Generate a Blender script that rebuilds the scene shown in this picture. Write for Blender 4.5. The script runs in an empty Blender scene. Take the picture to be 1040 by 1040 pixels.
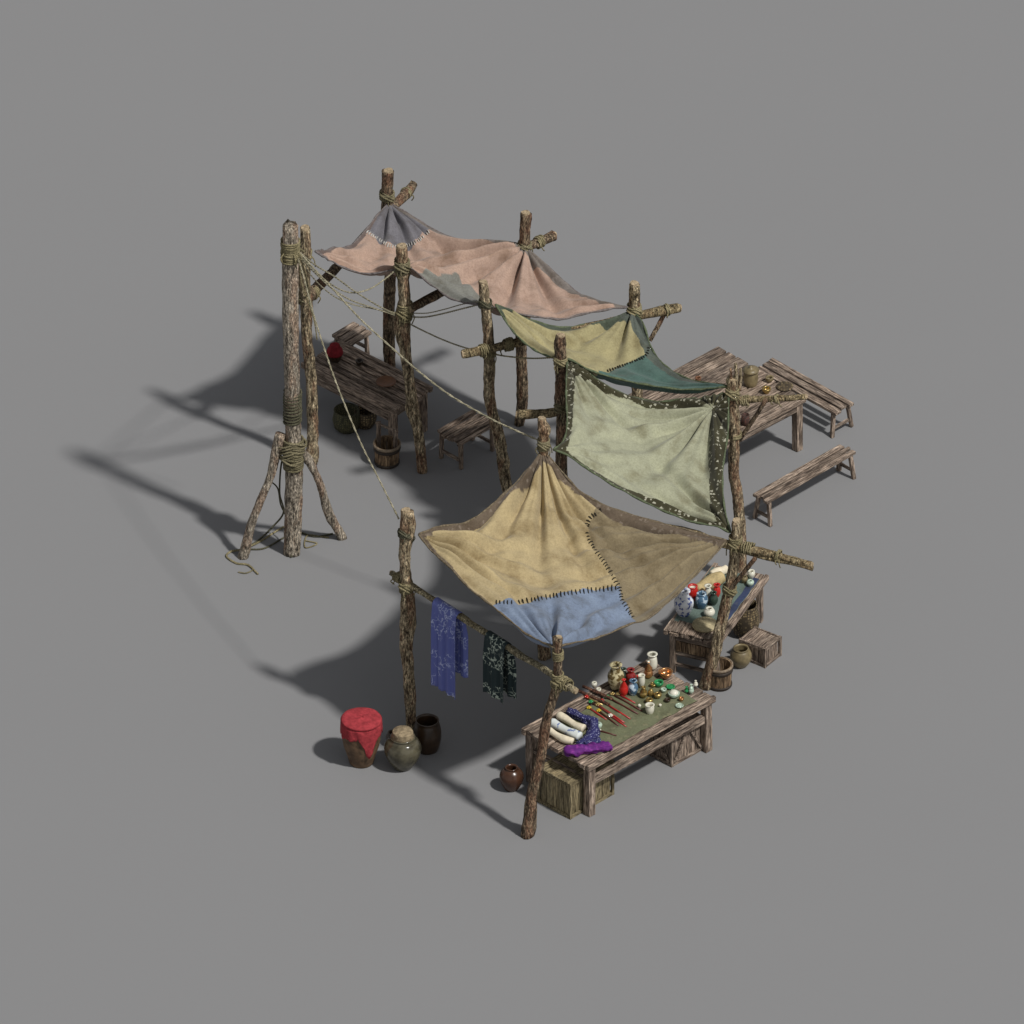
import bpy, bmesh, math, random
import numpy as np
from mathutils import Vector, Matrix, noise
random.seed(7)
SC = bpy.context.scene
COL = SC.collection
PITCH = math.radians(34.0)
S = 80.0                                   # plan scale: photograph pixels per metre
SN, CS = math.sin(PITCH), math.cos(PITCH)
KY, KZ = S*SN, S*CS

def W(px, py, h=0.0):
    """survey point at height h -> world metres"""
    return Vector(((px-520)/S, ((520-py)-KZ*h)/KY, h))
def G(px, py, gy):
    """point seen at (px,py) standing over plan row gy"""
    return Vector(((px-520)/S, (520-gy)/KY, (gy-py)/KZ))

# ---------------------------------------------------------------- materials
def newmat(name):
    m = bpy.data.materials.new(name); m.use_nodes = True
    nt = m.node_tree; b = nt.nodes['Principled BSDF']
    return m, nt, b
def N(nt, t, **kw):
    n = nt.nodes.new(t)
    for k, v in kw.items():
        if k in n.inputs: n.inputs[k].default_value = v
        else: setattr(n, k, v)
    return n
def coords(nt, scale=(1,1,1), rot=(0,0,0)):
    tc = N(nt, 'ShaderNodeTexCoord'); mp = N(nt, 'ShaderNodeMapping')
    mp.inputs['Scale'].default_value = scale; mp.inputs['Rotation'].default_value = rot
    oi = N(nt, 'ShaderNodeObjectInfo'); 
    nt.links.new(tc.outputs['Object'], mp.inputs['Vector'])
    ad = N(nt, 'ShaderNodeVectorMath'); ad.operation = 'ADD'
    sc = N(nt, 'ShaderNodeMath'); sc.operation = 'MULTIPLY'; sc.inputs[1].default_value = 37.0
    nt.links.new(oi.outputs['Random'], sc.inputs[0])
    nt.links.new(mp.outputs['Vector'], ad.inputs[0]); nt.links.new(sc.outputs[0], ad.inputs[1])
    return ad.outputs['Vector']
def ramp(nt, fac, stops):
    r = N(nt, 'ShaderNodeValToRGB'); e = r.color_ramp.elements
    while len(e) < len(stops): e.new(0.5)
    for el, (p, c) in zip(e, stops):
        el.position = p; el.color = (c[0], c[1], c[2], 1) if len(c) == 3 else c
    nt.links.new(fac, r.inputs['Fac']); return r.outputs['Color']
def mixc(nt, fac, a, b, mode='MIX'):
    m = N(nt, 'ShaderNodeMix'); m.data_type = 'RGBA'; m.blend_type = mode
    for v, s in ((fac, m.inputs['Factor']), (a, m.inputs[6]), (b, m.inputs[7])):
        if isinstance(v, (int, float)): s.default_value = v
        elif isinstance(v, tuple): s.default_value = (*v, 1) if len(v) == 3 else v
        else: nt.links.new(v, s)
    return m.outputs[2]
def noise_n(nt, vec, scale=1.0, detail=4, rough=.6):
    n = N(nt, 'ShaderNodeTexNoise'); n.inputs['Scale'].default_value = scale
    n.inputs['Detail'].default_value = detail; n.inputs['Roughness'].default_value = rough
    nt.links.new(vec, n.inputs['Vector']); return n.outputs['Fac']
def bump(nt, b, h, strength=.5, dist=.01):
    bp = N(nt, 'ShaderNodeBump'); bp.inputs['Strength'].default_value = strength
    bp.inputs['Distance'].default_value = dist
    nt.links.new(h, bp.inputs['Height']); nt.links.new(bp.outputs['Normal'], b.inputs['Normal'])

def mat_wood(name, axis, dark, mid, light, contrast=1.0):
    m, nt, b = newmat(name)
    sc = [38, 38, 38]; sc[axis] = 3.6
    v = coords(nt, tuple(sc)); n1 = noise_n(nt, v, 1, 5, .62)
    sc2 = [80, 80, 80]; sc2[axis] = 9
    v2 = coords(nt, tuple(sc2)); n2 = noise_n(nt, v2, 1, 3, .6)
    v3 = coords(nt, (5, 5, 5)); n3 = noise_n(nt, v3, 1, 3, .5)
    c = ramp(nt, n1, [(.29, dark), (.46, mid), (.70, light)])
    c = mixc(nt, .82*contrast, c, ramp(nt, n2, [(.36, (.16,.14,.13)), (.5, (.8,.8,.8)), (.68, (1.45,1.4,1.35))]), 'MULTIPLY')
    c = mixc(nt, .7, c, ramp(nt, n3, [(.3, (.6,.56,.54)), (.7, (1.25,1.2,1.2))]), 'MULTIPLY')
    g = N(nt, 'ShaderNodeNewGeometry')
    c = mixc(nt, .85, c, ramp(nt, g.outputs['Random Per Island'], [(0, (.58,.55,.53)), (.5, (.95,.92,.9)), (1, (1.25,1.18,1.12))]), 'MULTIPLY')
    nt.links.new(c, b.inputs['Base Color']); b.inputs['Roughness'].default_value = .8
    b.inputs['Specular IOR Level'].default_value = .25
    ad = N(nt, 'ShaderNodeMath'); ad.operation = 'ADD'
    nt.links.new(n1, ad.inputs[0]); nt.links.new(n2, ad.inputs[1])
    bump(nt, b, ad.outputs[0], .9, .012)
    return m
WD = ((.035,.026,.022), (.235,.192,.155), (.55,.475,.39))
WOOD = [mat_wood('weathered_wood_%s' % 'xyz'[i], i, *WD) for i in range(3)]
OD = ((.035,.024,.014), (.22,.155,.095), (.42,.32,.20))
CRATE = [mat_wood('crate_wood_%s' % 'xyz'[i], i, *OD) for i in range(3)]
GD = ((.05,.045,.028), (.27,.235,.14), (.45,.40,.25))
PALE = [mat_wood('pale_crate_wood_%s' % 'xyz'[i], i, *GD) for i in range(3)]

def mat_bark(name, dark, mid, light, red=(.26,.13,.08)):
    m, nt, b = newmat(name)
    v = coords(nt, (30, 30, 6.5)); n1 = noise_n(nt, v, 1, 6, .7)
    v2 = coords(nt, (60, 60, 22)); n2 = noise_n(nt, v2, 1, 4, .7)
    v3 = coords(nt, (7, 7, 2.2)); n3 = noise_n(nt, v3, 1, 3, .5)
    c = ramp(nt, n1, [(.36, dark), (.48, mid), (.6, light)])
    c = mixc(nt, ramp(nt, n3, [(.5, (0,0,0)), (.62, (.5,.5,.5))]), c, red)
    c = mixc(nt, .85, c, ramp(nt, n2, [(.38, (.18,.16,.14)), (.52, (.9,.9,.88)), (.68, (2.5,2.4,2.2))]), 'MULTIPLY')
    nt.links.new(c, b.inputs['Base Color']); b.inputs['Roughness'].default_value = .85
    b.inputs['Specular IOR Level'].default_value = .2
    ad = N(nt, 'ShaderNodeMath'); ad.operation = 'ADD'
    nt.links.new(n1, ad.inputs[0]); nt.links.new(n2, ad.inputs[1])
    bump(nt, b, ad.outputs[0], 1.0, .03)
    return m
BARK = mat_bark('rough_bark', (.028,.02,.014), (.25,.195,.125), (.60,.50,.34))
BARKD = mat_bark('dark_bark', (.02,.015,.011), (.14,.102,.07), (.36,.28,.19))
BARKM = mat_bark('mast_bark', (.06,.05,.04), (.32,.275,.22), (.60,.53,.44), (.4,.25,.17))
STICK = mat_bark('stick_bark', (.05,.038,.02), (.24,.19,.11), (.44,.36,.22), (.2,.13,.07))
REDST = mat_bark('red_brown_stick', (.02,.01,.008), (.12,.05,.035), (.26,.15,.1))

def mat_simple(name, col, rough=.6, spec=.4, var=.25, scale=14, bmp=.15, metal=0, coat=0):
    m, nt, b = newmat(name)
    v = coords(nt); n = noise_n(nt, v, scale, 4, .6)
    c = mixc(nt, 1.0, (*col,), ramp(nt, n, [(.3, (1-var,)*3), (.7, (1+var,)*3)]), 'MULTIPLY')
    nt.links.new(c, b.inputs['Base Color']); b.inputs['Roughness'].default_value = rough
    b.inputs['Specular IOR Level'].default_value = spec; b.inputs['Metallic'].default_value = metal
    b.inputs['Coat Weight'].default_value = coat
    if bmp: bump(nt, b, n, bmp, .02)
    return m
def mat_rope(name, col):
    m, nt, b = newmat(name)
    v = coords(nt); n = noise_n(nt, v, 90, 3, .7); n2 = noise_n(nt, v, 9, 2, .5)
    c = mixc(nt, 1.0, col, ramp(nt, n, [(.36, (.3,.3,.28)), (.64, (1.6,1.6,1.55))]), 'MULTIPLY')
    c = mixc(nt, .8, c, ramp(nt, n2, [(.35, (.65,.65,.6)), (.65, (1.2,1.2,1.2))]), 'MULTIPLY')
    nt.links.new(c, b.inputs['Base Color']); b.inputs['Roughness'].default_value = .9
    b.inputs['Specular IOR Level'].default_value = .15
    bump(nt, b, n, .8, .01); return m
ROPE = mat_rope('hemp_rope', (.25,.215,.13))
ROPEG = mat_rope('mossy_rope', (.205,.18,.115))
ROPED = mat_rope('dark_rope', (.10,.095,.065))
ROPEL = mat_rope('pale_rope', (.34,.31,.23))

def mat_cloth(name, fleck=(.5,.5,.4), fscale=11):
    m, nt, b = newmat(name)
    at = N(nt, 'ShaderNodeAttribute'); at.attribute_name = 'dye'
    v = coords(nt)
    n1 = noise_n(nt, v, 3.2, 5, .62); n2 = noise_n(nt, v, 42, 3, .7)
    vs = coords(nt, (120, 120, 20)); n3 = noise_n(nt, vs, 1, 2, .5)
    c = mixc(nt, 1.0, at.outputs['Color'], ramp(nt, n1, [(.3, (.64,.6,.54)), (.5, (1,1,1)), (.72, (1.18,1.18,1.15))]), 'MULTIPLY')
    c = mixc(nt, 1.0, c, ramp(nt, n2, [(.33, (.84,.83,.81)), (.5, (1,1,1)), (.68, (1.13,1.13,1.12))]), 'MULTIPLY')
    vo = N(nt, 'ShaderNodeTexVoronoi'); vo.inputs['Scale'].default_value = fscale; nt.links.new(v, vo.inputs['Vector'])
    n4 = noise_n(nt, v, 34, 2, .6)
    su = N(nt, 'ShaderNodeMath'); su.operation = 'SUBTRACT'; nt.links.new(vo.outputs['Distance'], su.inputs[0]); nt.links.new(n4, su.inputs[1])
    sh = N(nt, 'ShaderNodeMath'); sh.operation = 'ADD'; sh.inputs[1].default_value = .34; nt.links.new(su.outputs[0], sh.inputs[0])
    fm = ramp(nt, sh.outputs[0], [(0.06, (1,1,1)), (.13, (0,0,0))])
    mu = N(nt, 'ShaderNodeMath'); mu.operation = 'MULTIPLY'; nt.links.new(fm, mu.inputs[0]); nt.links.new(at.outputs['Alpha'], mu.inputs[1])
    c = mixc(nt, mu.outputs[0], c, fleck)
    nt.links.new(c, b.inputs['Base Color']); b.inputs['Roughness'].default_value = .9
    b.inputs['Specular IOR Level'].default_value = .12
    b.inputs['Sheen Weight'].default_value = .15
    ad = N(nt, 'ShaderNodeMath'); ad.operation = 'ADD'
    nt.links.new(n2, ad.inputs[0]); nt.links.new(n3, ad.inputs[1])
    bump(nt, b, ad.outputs[0], .35, .006)
    return m

def mat_pattern(name, base, ink, scale=14, thr=.52, rough=.15, width=.05, dots=False):
    m, nt, b = newmat(name); v = coords(nt)
    if dots:
        vo = N(nt, 'ShaderNodeTexVoronoi'); vo.inputs['Scale'].default_value = scale; nt.links.new(v, vo.inputs['Vector'])
        f = ramp(nt, vo.outputs['Distance'], [(thr, (1,1,1)), (thr+width, (0,0,0))])
    else:
        n = noise_n(nt, v, scale, 2, .5)
        f = ramp(nt, n, [(thr, (0,0,0)), (thr+width, (1,1,1))])
    c = mixc(nt, f, base, ink)
    nt.links.new(c, b.inputs['Base Color']); b.inputs['Roughness'].default_value = rough
    return m
def mat_scroll(name, base, ink, scale=16, w=.03):
    """thin curling vines and blossoms printed on cloth"""
    m, nt, b = newmat(name); v = coords(nt)
    n = noise_n(nt, v, scale, 1.5, .5)
    f = ramp(nt, n, [(.5-w, (0,0,0)), (.5-w/3, (1,1,1)), (.5+w/3, (1,1,1)), (.5+w, (0,0,0))])
    vo = N(nt, 'ShaderNodeTexVoronoi'); vo.inputs['Scale'].default_value = scale*1.1; nt.links.new(v, vo.inputs['Vector'])
    f2 = ramp(nt, vo.outputs['Distance'], [(.16, (1,1,1)), (.22, (0,0,0))])
    n5 = noise_n(nt, v, 4, 2, .5); gate = ramp(nt, n5, [(.48, (0,0,0)), (.55, (1,1,1))])
    ff = mixc(nt, 1.0, f, f2, 'ADD'); ff = mixc(nt, 1.0, ff, gate, 'MULTIPLY')
    c = mixc(nt, ff, base, ink)
    nt.links.new(c, b.inputs['Base Color']); b.inputs['Roughness'].default_value = .85
    return m
def mat_weave(name, a, bcol, scale=60):
    m, nt, b = newmat(name); v = coords(nt)
    ch = N(nt, 'ShaderNodeTexVoronoi'); ch.inputs['Scale'].default_value = scale; ch.distance = 'CHEBYCHEV'
    ch.inputs['Randomness'].default_value = .35
    nt.links.new(v, ch.inputs['Vector'])
    c = ramp(nt, ch.outputs['Distance'], [(.12, a), (.42, bcol)])
    n = noise_n(nt, v, 12, 3, .6)
    c = mixc(nt, .8, c, ramp(nt, n, [(.3, (.6,.6,.6)), (.7, (1.3,1.25,1.2))]), 'MULTIPLY')
    nt.links.new(c, b.inputs['Base Color']); b.inputs['Roughness'].default_value = .8
    bump(nt, b, ch.outputs['Distance'], .35, .006); return m

# ---------------------------------------------------------------- object helpers
def tag(o, label=None, cat=None, group=None, kind=None):
    if label: o['label'] = label
    if cat: o['category'] = cat
    if group: o['group'] = group
    if kind: o['kind'] = kind
    return o
def empty(name, loc, rz=0):
    o = bpy.data.objects.new(name, None); COL.objects.link(o)
    o.location = loc; o.rotation_euler = (0, 0, rz); o.empty_display_size = .1
    return o
def obj(name, bm, mat, parent=None, loc=None, smooth=False, mod=None):
    """link bm as one mesh; bm is in world space shifted by -loc when loc is given"""
    bmesh.ops.recalc_face_normals(bm, faces=bm.faces[:])
    if loc is not None: bmesh.ops.translate(bm, vec=-Vector(loc), verts=bm.verts[:])
    me = bpy.data.meshes.new(name); bm.to_mesh(me); bm.free()
    if smooth:
        for p in me.polygons: p.use_smooth = True
    me.materials.append(mat)
    o = bpy.data.objects.new(name, me); COL.objects.link(o)
    if parent: o.parent = parent
    elif loc is not None: o.location = loc
    return o
def box(bm, x0, x1, y0, y1, z0, z1, jit=0.0, M=None):
    vs = []
    for z in (z0, z1):
        for (x, y) in ((x0, y0), (x1, y0), (x1, y1), (x0, y1)):
            p = Vector((x+random.uniform(-jit, jit), y+random.uniform(-jit, jit), z+random.uniform(-jit, jit)))
            if M is not None: p = M @ p
            vs.append(bm.verts.new(p))
    for f in ((3,2,1,0), (4,5,6,7), (0,1,5,4), (1,2,6,5), (2,3,7,6), (3,0,4,7)):
        bm.faces.new([vs[i] for i in f])
def bar(bm, a, b, w, t, up=Vector((0, 0, 1)), jit=0.0):
    a, b = Vector(a), Vector(b); d = (b-a); L = d.length; d.normalize()
    s = d.cross(up)
    if s.length < 1e-3: s = d.cross(Vector((0, 1, 0)))
    s.normalize(); u = s.cross(d)
    M = Matrix((( d.x, s.x, u.x, a.x), (d.y, s.y, u.y, a.y), (d.z, s.z, u.z, a.z), (0,0,0,1)))
    box(bm, 0, L, -w/2, w/2, -t/2, t/2, jit, M)
def spline(pts, n):
    """Catmull-Rom resample"""
    P = [Vector(p) for p in pts]
    if len(P) == 2: return [P[0].lerp(P[1], i/(n-1)) for i in range(n)]
    P = [P[0]*2-P[1]] + P + [P[-1]*2-P[-2]]
    segs = len(P)-3; out = []
    for i in range(n):
        t = i/(n-1)*segs; k = min(int(t), segs-1); t -= k
        a, b, c, d = P[k:k+4]
        out.append(.5*((2*b)+(c-a)*t+(2*a-5*b+4*c-d)*t*t+(3*b-a-3*c+d)*t**3))
    return out
def tube(bm, pts, rad, seg=8, rough=0.0, freq=6.0, seed=0.0, flat=1.0, knot=0.0):
    """tube along points with optional rough bark displacement; rad: number or function of t"""
    n = len(pts); rings = []; prev = None
    for i, p in enumerate(pts):
        d = (pts[min(i+1, n-1)]-pts[max(i-1, 0)]).normalized()
        if prev is None:
            s = d.cross(Vector((0, 0, 1)))
            if s.length < .05: s = d.cross(Vector((0, 1, 0)))
        else: s = prev-d*prev.dot(d)
        s.normalize(); prev = s; u = d.cross(s)
        r0 = rad(i/(n-1)) if callable(rad) else rad
        ring = []
        for k in range(seg):
            a = 2*math.pi*k/seg; c, sn = math.cos(a), math.sin(a)
            r = r0
            if rough:
                q = Vector((c*.35+seed, sn*.35, i/(n-1)*pl(pts)*.9))
                r *= 1+rough*noise.noise(q*freq)+rough*.7*noise.noise(q*freq*2.6+Vector((7, 3, 1)))
            if knot:
                r += knot*max(0, noise.noise(Vector((c*.5+seed*3, sn*.5, i/(n-1)*pl(pts)*1.4)))-.25)
            ring.append(bm.verts.new(p+s*(c*r)+u*(sn*r*flat)))
        rings.append(ring)
    for A, B in zip(rings, rings[1:]):
        for k in range(seg):
            bm.faces.new((A[k], A[(k+1) % seg], B[(k+1) % seg], B[k]))
    for ring in (rings[0], rings[-1]):
        bm.faces.new(ring)
_plc = {}
def pl(pts):
    key = id(pts)
    if key not in _plc: _plc.clear(); _plc[key] = sum((b-a).length for a, b in zip(pts, pts[1:]))
    return _plc[key]
def lathe(bm, prof, c=(0,0,0), seg=32, wob=0.0):
    c = Vector(c); rings = []
    for (r, z) in prof:
        if r < 1e-5: rings.append([bm.verts.new(c+Vector((0,0,z)))])
        else:
            rings.append([bm.verts.new(c+Vector((math.cos(2*math.pi*k/seg)*r*(1+wob*math.sin(k*1.3+z*9)),
                          math.sin(2*math.pi*k/seg)*r*(1+wob*math.cos(k*1.7+z*5)), z))) for k in range(seg)])
    for A, B in zip(rings, rings[1:]):
        for k in range(seg):
            a = [A[k % len(A)], A[(k+1) % len(A)], B[(k+1) % len(B)], B[k % len(B)]]
            u = []
            for v in a:
                if v not in u: u.append(v)
            if len(u) > 2:
                try: bm.faces.new(u)
                except ValueError: pass
    if len(rings[0]) > 1: bm.faces.new(rings[0])
def coil(bm, c, axis, R, turns, length, r=.013, messy=.25, seed=0, flat=1.0):
    """rope wound round a pole at c along axis"""
    c = Vector(c); axis = Vector(axis).normalized()
    s = axis.cross(Vector((0, 1, .3))).normalized(); u = axis.cross(s)
    pts = []; n = int(turns*16)
    for i in range(n+1):
        t = i/n; a = 2*math.pi*turns*t
        rr = R*(1+messy*.35*noise.noise(Vector((a*.35+seed, 1.3, seed))))+r*.7
        off = (t-.5)*length+messy*r*3*noise.noise(Vector((a*.8, seed, 5.1)))
        pts.append(c+axis*off+s*math.cos(a)*rr+u*math.sin(a)*rr*flat)
    tube(bm, pts, r, seg=6)
def disc(bm, c, nrm, r, seed=0):
    nrm = Vector(nrm).normalized(); s = nrm.cross(Vector((.3, 1, .2))).normalized(); u = nrm.cross(s)
    R1 = []; R2 = []
    for k in range(16):
        a = 2*math.pi*k/16; q = r*(1+.12*noise.noise(Vector((math.cos(a)*2, math.sin(a)*2, c.x))))
        R1.append(bm.verts.new(c-nrm*.02+(s*math.cos(a)+u*math.sin(a))*q)); R2.append(bm.verts.new(c+nrm*(.012+.008*math.sin(a+c.x))+(s*math.cos(a)+u*math.sin(a))*q*.93))
    for k in range(16): bm.faces.new((R1[k], R1[(k+1) % 16], R2[(k+1) % 16], R2[k]))
    m = bm.verts.new(c+nrm*.012)
    for k in range(16): bm.faces.new((R2[k], R2[(k+1) % 16], m))
def tails(bm, c, R, k, seed, r=.008, ln=.2):
    rnd = random.Random(seed)
    for _ in range(k):
        a = rnd.uniform(math.pi, 2*math.pi); L = ln*rnd.uniform(.4, 1.1)
        p = Vector(c)+Vector((math.cos(a)*R, math.sin(a)*R, 0))
        o = Vector((math.cos(a), math.sin(a), 0))*rnd.uniform(.02, .06)
        tube(bm, spline([p, p+o+Vector((0,0,-L*.4)), p+o*.6+Vector((rnd.uniform(-.04,.04),0,-L))], 8), r, seg=5)

CUT = mat_simple('sawn_end_grain', (.36,.28,.18), .85, .15, .55, 38, .6)
# ---------------------------------------------------------------- ground
m, nt, b = newmat('grey_ground')
v = coords(nt); n = noise_n(nt, v, .35, 3, .5)
c = ramp(nt, n, [(.3, (.2315,.2325,.2365)), (.7, (.2335,.2345,.2385))])
nt.links.new(c, b.inputs['Base Color']); b.inputs['Roughness'].default_value = 1; b.inputs['Specular IOR Level'].default_value = 0
bm = bmesh.new(); bmesh.ops.create_grid(bm, x_segments=4, y_segments=4, size=150)
g = obj('ground', bm, m); tag(g, kind='structure')

# ---------------------------------------------------------------- posts
POSTS = 'bark covered posts holding up the awnings'
def post(pts, gy, r0, r1, label, mat=BARK, lash=(), seed=1, name='wooden_post', seg=16, knot=.12, group=POSTS, cat='post', dy=None, stub=False):
    """pts: (x, y) outline points top to base, all over plan row gy"""
    P = [G(x, y, gy) for x, y in pts]
    if dy:
        for p, d in zip(P, dy): p.y += d
    base = P[-1].copy(); base.z = 0
    t = empty(name, base); tag(t, label, cat, group)
    P.reverse()
    L = int((P[-1]-P[0]).length*18)+4
    C = spline(P, L)
    for i, p in enumerate(C):
        p.x += .018*noise.noise(Vector((p.z*1.6, seed*3.1, 0))); p.y += .03*noise.noise(Vector((p.z*1.5, 4, seed*2.2)))
    C[0].z = -.01
    bm = bmesh.new()
    r0, r1 = r1*.9, r0*.88
    tube(bm, C, lambda t: (r0+(r1-r0)*t)*(1-.08*max(0, t-.93)/.07), seg=seg, rough=.17, freq=6, seed=seed*1.7, knot=knot*.6)
    # the sawn or snapped top
    for v in bm.verts:
        if v.co.z > C[-1].z-.015: v.co.z += .02*noise.noise(v.co*22)
    obj('trunk', bm, mat, t, loc=base, smooth=True)
    bm = bmesh.new(); disc(bm, C[-1]+Vector((0,0,.002)), Vector((0,0,1)), r1*.86); obj('cut_end', bm, CUT, t, loc=base)
    def at(z):
        return min(C, key=lambda p: abs(p.z-z))
    for j, (y, turns, ln, lm, kt) in enumerate(lash):
        z = (gy-y)/KZ
        p = at(z); bm = bmesh.new()
        rr = r0+(r1-r0)*z/max(C[-1].z, .1)
        coil(bm, p, (.05*math.sin(seed+j), 0, 1), rr*1.06, turns, ln, seed=seed+j*2.3)
        if kt:
            coil(bm, p+Vector((0,0,-.01)), (.55, .3, .75), rr*1.25, turns*.4, ln*.6, seed=seed+j+9)
            tails(bm, p, rr*1.1, kt, int(seed*10)+j)
        obj('rope_lashing', bm, lm, t, loc=base, smooth=True)
    return t
# row behind, left to right
post([(309,232),(310,300),(312,345),(317,400),(318,440),(317,470)], 470, .076, .08, 'bark post standing just behind the tall propped mast, left end of the pink awning',
     lash=[(256,5,.12,ROPE,3),(303,5,.13,ROPEG,3)], seed=2, knot=.2)
post([(394,173),(394,210),(396,280),(395,330),(396,381)], 381, .085, .085, 'tall bark post topped by the grey purple peak of the pink awning',
     lash=[(198,4,.10,ROPEG,1)], seed=3, mat=BARKD)
post([(534,216),(533,250),(533,310),(530,350),(531,385),(527,431)], 431, .08, .07, 'bark post that lifts the back edge of the pink awning in the middle',
     lash=[(249,4,.1,ROPEG,2)], seed=4, mat=BARKD)
post([(645,288),(645,320),(647,400),(648,487)], 487, .08, .08, 'bark post where the pink awning and the yellow awning meet at their right ends',
     lash=[(314,6,.15,ROPE,2)], seed=5)
post([(407,250),(411,300),(412,350),(418,400),(425,440),(429,479)], 479, .09, .07, 'bark post with two rope bindings beside the shaded table',
     lash=[(270,6,.17,ROPEG,4),(316,8,.25,ROPE,5)], seed=6, knot=.25)
post([(490,287),(494,320),(497,360),(498,405),(508,450),(513,480),(520,521)], 521, .072, .085, 'crooked bark post between the pink awning and the low stool',
     lash=[(308,3,.06,ROPED,1),(357,5,.1,ROPE,3)], seed=7, mat=BARK, knot=.25)
post([(569,340),(569,380),(570,440),(571,573)], 573, .075, .085, 'bark post at the upper left corner of the pale green awning',
     lash=[(366,5,.11,ROPE,2),(413,4,.12,ROPEG,3)], seed=8, mat=BARKD)
post([(745,385),(744,400),(746,440),(745,480),(751,520),(753,592)], 592, .075, .08, 'bark post with a splintered top at the upper right corner of the pale green awning',
     lash=[(398,6,.14,ROPE,4),(440,3,.06,ROPE,0)], seed=9, knot=.2)
post([(550,425),(552,460),(551,560),(552,668)], 668, .065, .08, 'bark post at the peak of the big tan patchwork awning',
     lash=[(450,7,.13,ROPEG,4)], seed=10)
post([(412,518),(411,560),(413,600),(411,650),(416,690),(418,746)], 746, .082, .072, 'bark post beside the red covered jar, left end of the cloth rail',
     lash=[(542,3,.05,ROPED,2),(594,6,.14,ROPE,4)], seed=11, knot=.25)
post([(568,647),(567,680),(565,700),(555,730),(549,770),(540,810),(535,849)], 849, .055, .085, 'leaning bark post nearest the viewer, at the corner of the goods table',
     lash=[(664,5,.13,ROPE,0),(690,7,.2,ROPE,5)], seed=12, mat=BARKD, knot=.2)
post([(748,529),(747,550),(742,590),(735,620),(728,655),(717,698)], 698, .07, .085, 'leaning bark post standing in front of the jar table',
     lash=[(551,8,.18,ROPE,5),(597,4,.09,ROPE,1)], seed=13, knot=.25)
for o in [o for o in COL.objects if o.get('label', '').startswith('bark post with a splintered top')]:
    for (x0, y0, x1, y1, r) in ((742,374,741,381,.028),(747,369,747,380,.034),(752,374,751,383,.026)):
        bm = bmesh.new(); A, B = G(x0, y0, 592), G(x1, 396, 592); tube(bm, spline([A, A.lerp(B,.5)+Vector((.01,0,0)), B], 10), lambda q: r*(.5+.6*q), seg=8, rough=.3, seed=x0)
        obj('splinter', bm, BARK, o, loc=o.location.copy(), smooth=True)
# tall propped mast
base = G(296,562,562)
t = empty('propped_mast', base); tag(t, 'tallest weathered mast with two slanting props and a thick rope binding', 'mast')
C = spline([G(296,562,562), G(298,480,562), G(297,400,562), G(295,320,562), G(295,229,562)], 90)
for p in C: p.y += .03*noise.noise(Vector((p.z, 3, 9)))
C[0].z = -.01
bm = bmesh.new(); tube(bm, C, lambda q: .101+.005*math.sin(q*9), seg=20, rough=.09, freq=5, seed=4, knot=.05)
for v in bm.verts:
    if v.co.z > C[-1].z-.03: v.co.z += .07*noise.noise(v.co*14)
obj('trunk', bm, BARKM, t, loc=base, smooth=True)
for a, b_, sd in (((294,440,563), (246,565,566), 3), ((300,455,563), (348,545,546), 5)):
    bm = bmesh.new(); A = G(*a); B = G(b_[0], b_[1], b_[2])
    A = Vector((C[0].x+(-.12 if sd == 3 else .12), C[0].y-.04, A.z)); B.z = -.01
    tube(bm, spline([A, A.lerp(B,.35)+Vector((.03,0,.02)), A.lerp(B,.7)+Vector((-.02,0,0)), B], 40), lambda q: .044+.014*q, seg=12, rough=.2, freq=6, seed=sd, knot=.1)
    obj('prop_leg', bm, BARKM, t, loc=base, smooth=True)
for (y, R, turns, ln, lm, kt) in ((252,.102,11,.30,ROPE,5), (458,.112,15,.44,ROPEG,0), (412,.098,10,.46,ROPED,0)):
    bm = bmesh.new(); z = (562-y)/KZ; p = min(C, key=lambda q: abs(q.z-z))
    coil(bm, p, (0,.02,1), R, turns, ln, r=.015, messy=.3, seed=y)
    if kt: tails(bm, p, .12, kt, 3)
    if y == 458:
        coil(bm, p+Vector((0,0,.05)), (.3,.1,1), R*1.1, 8, .32, r=.015, messy=.6, seed=4)
        coil(bm, p+Vector((-.06,0,.08)), (-.3,.1,1), R*1.12, 5, .22, r=.013, messy=.6, seed=14)
    obj('rope_lashing', bm, lm, t, loc=base, smooth=True)

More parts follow.
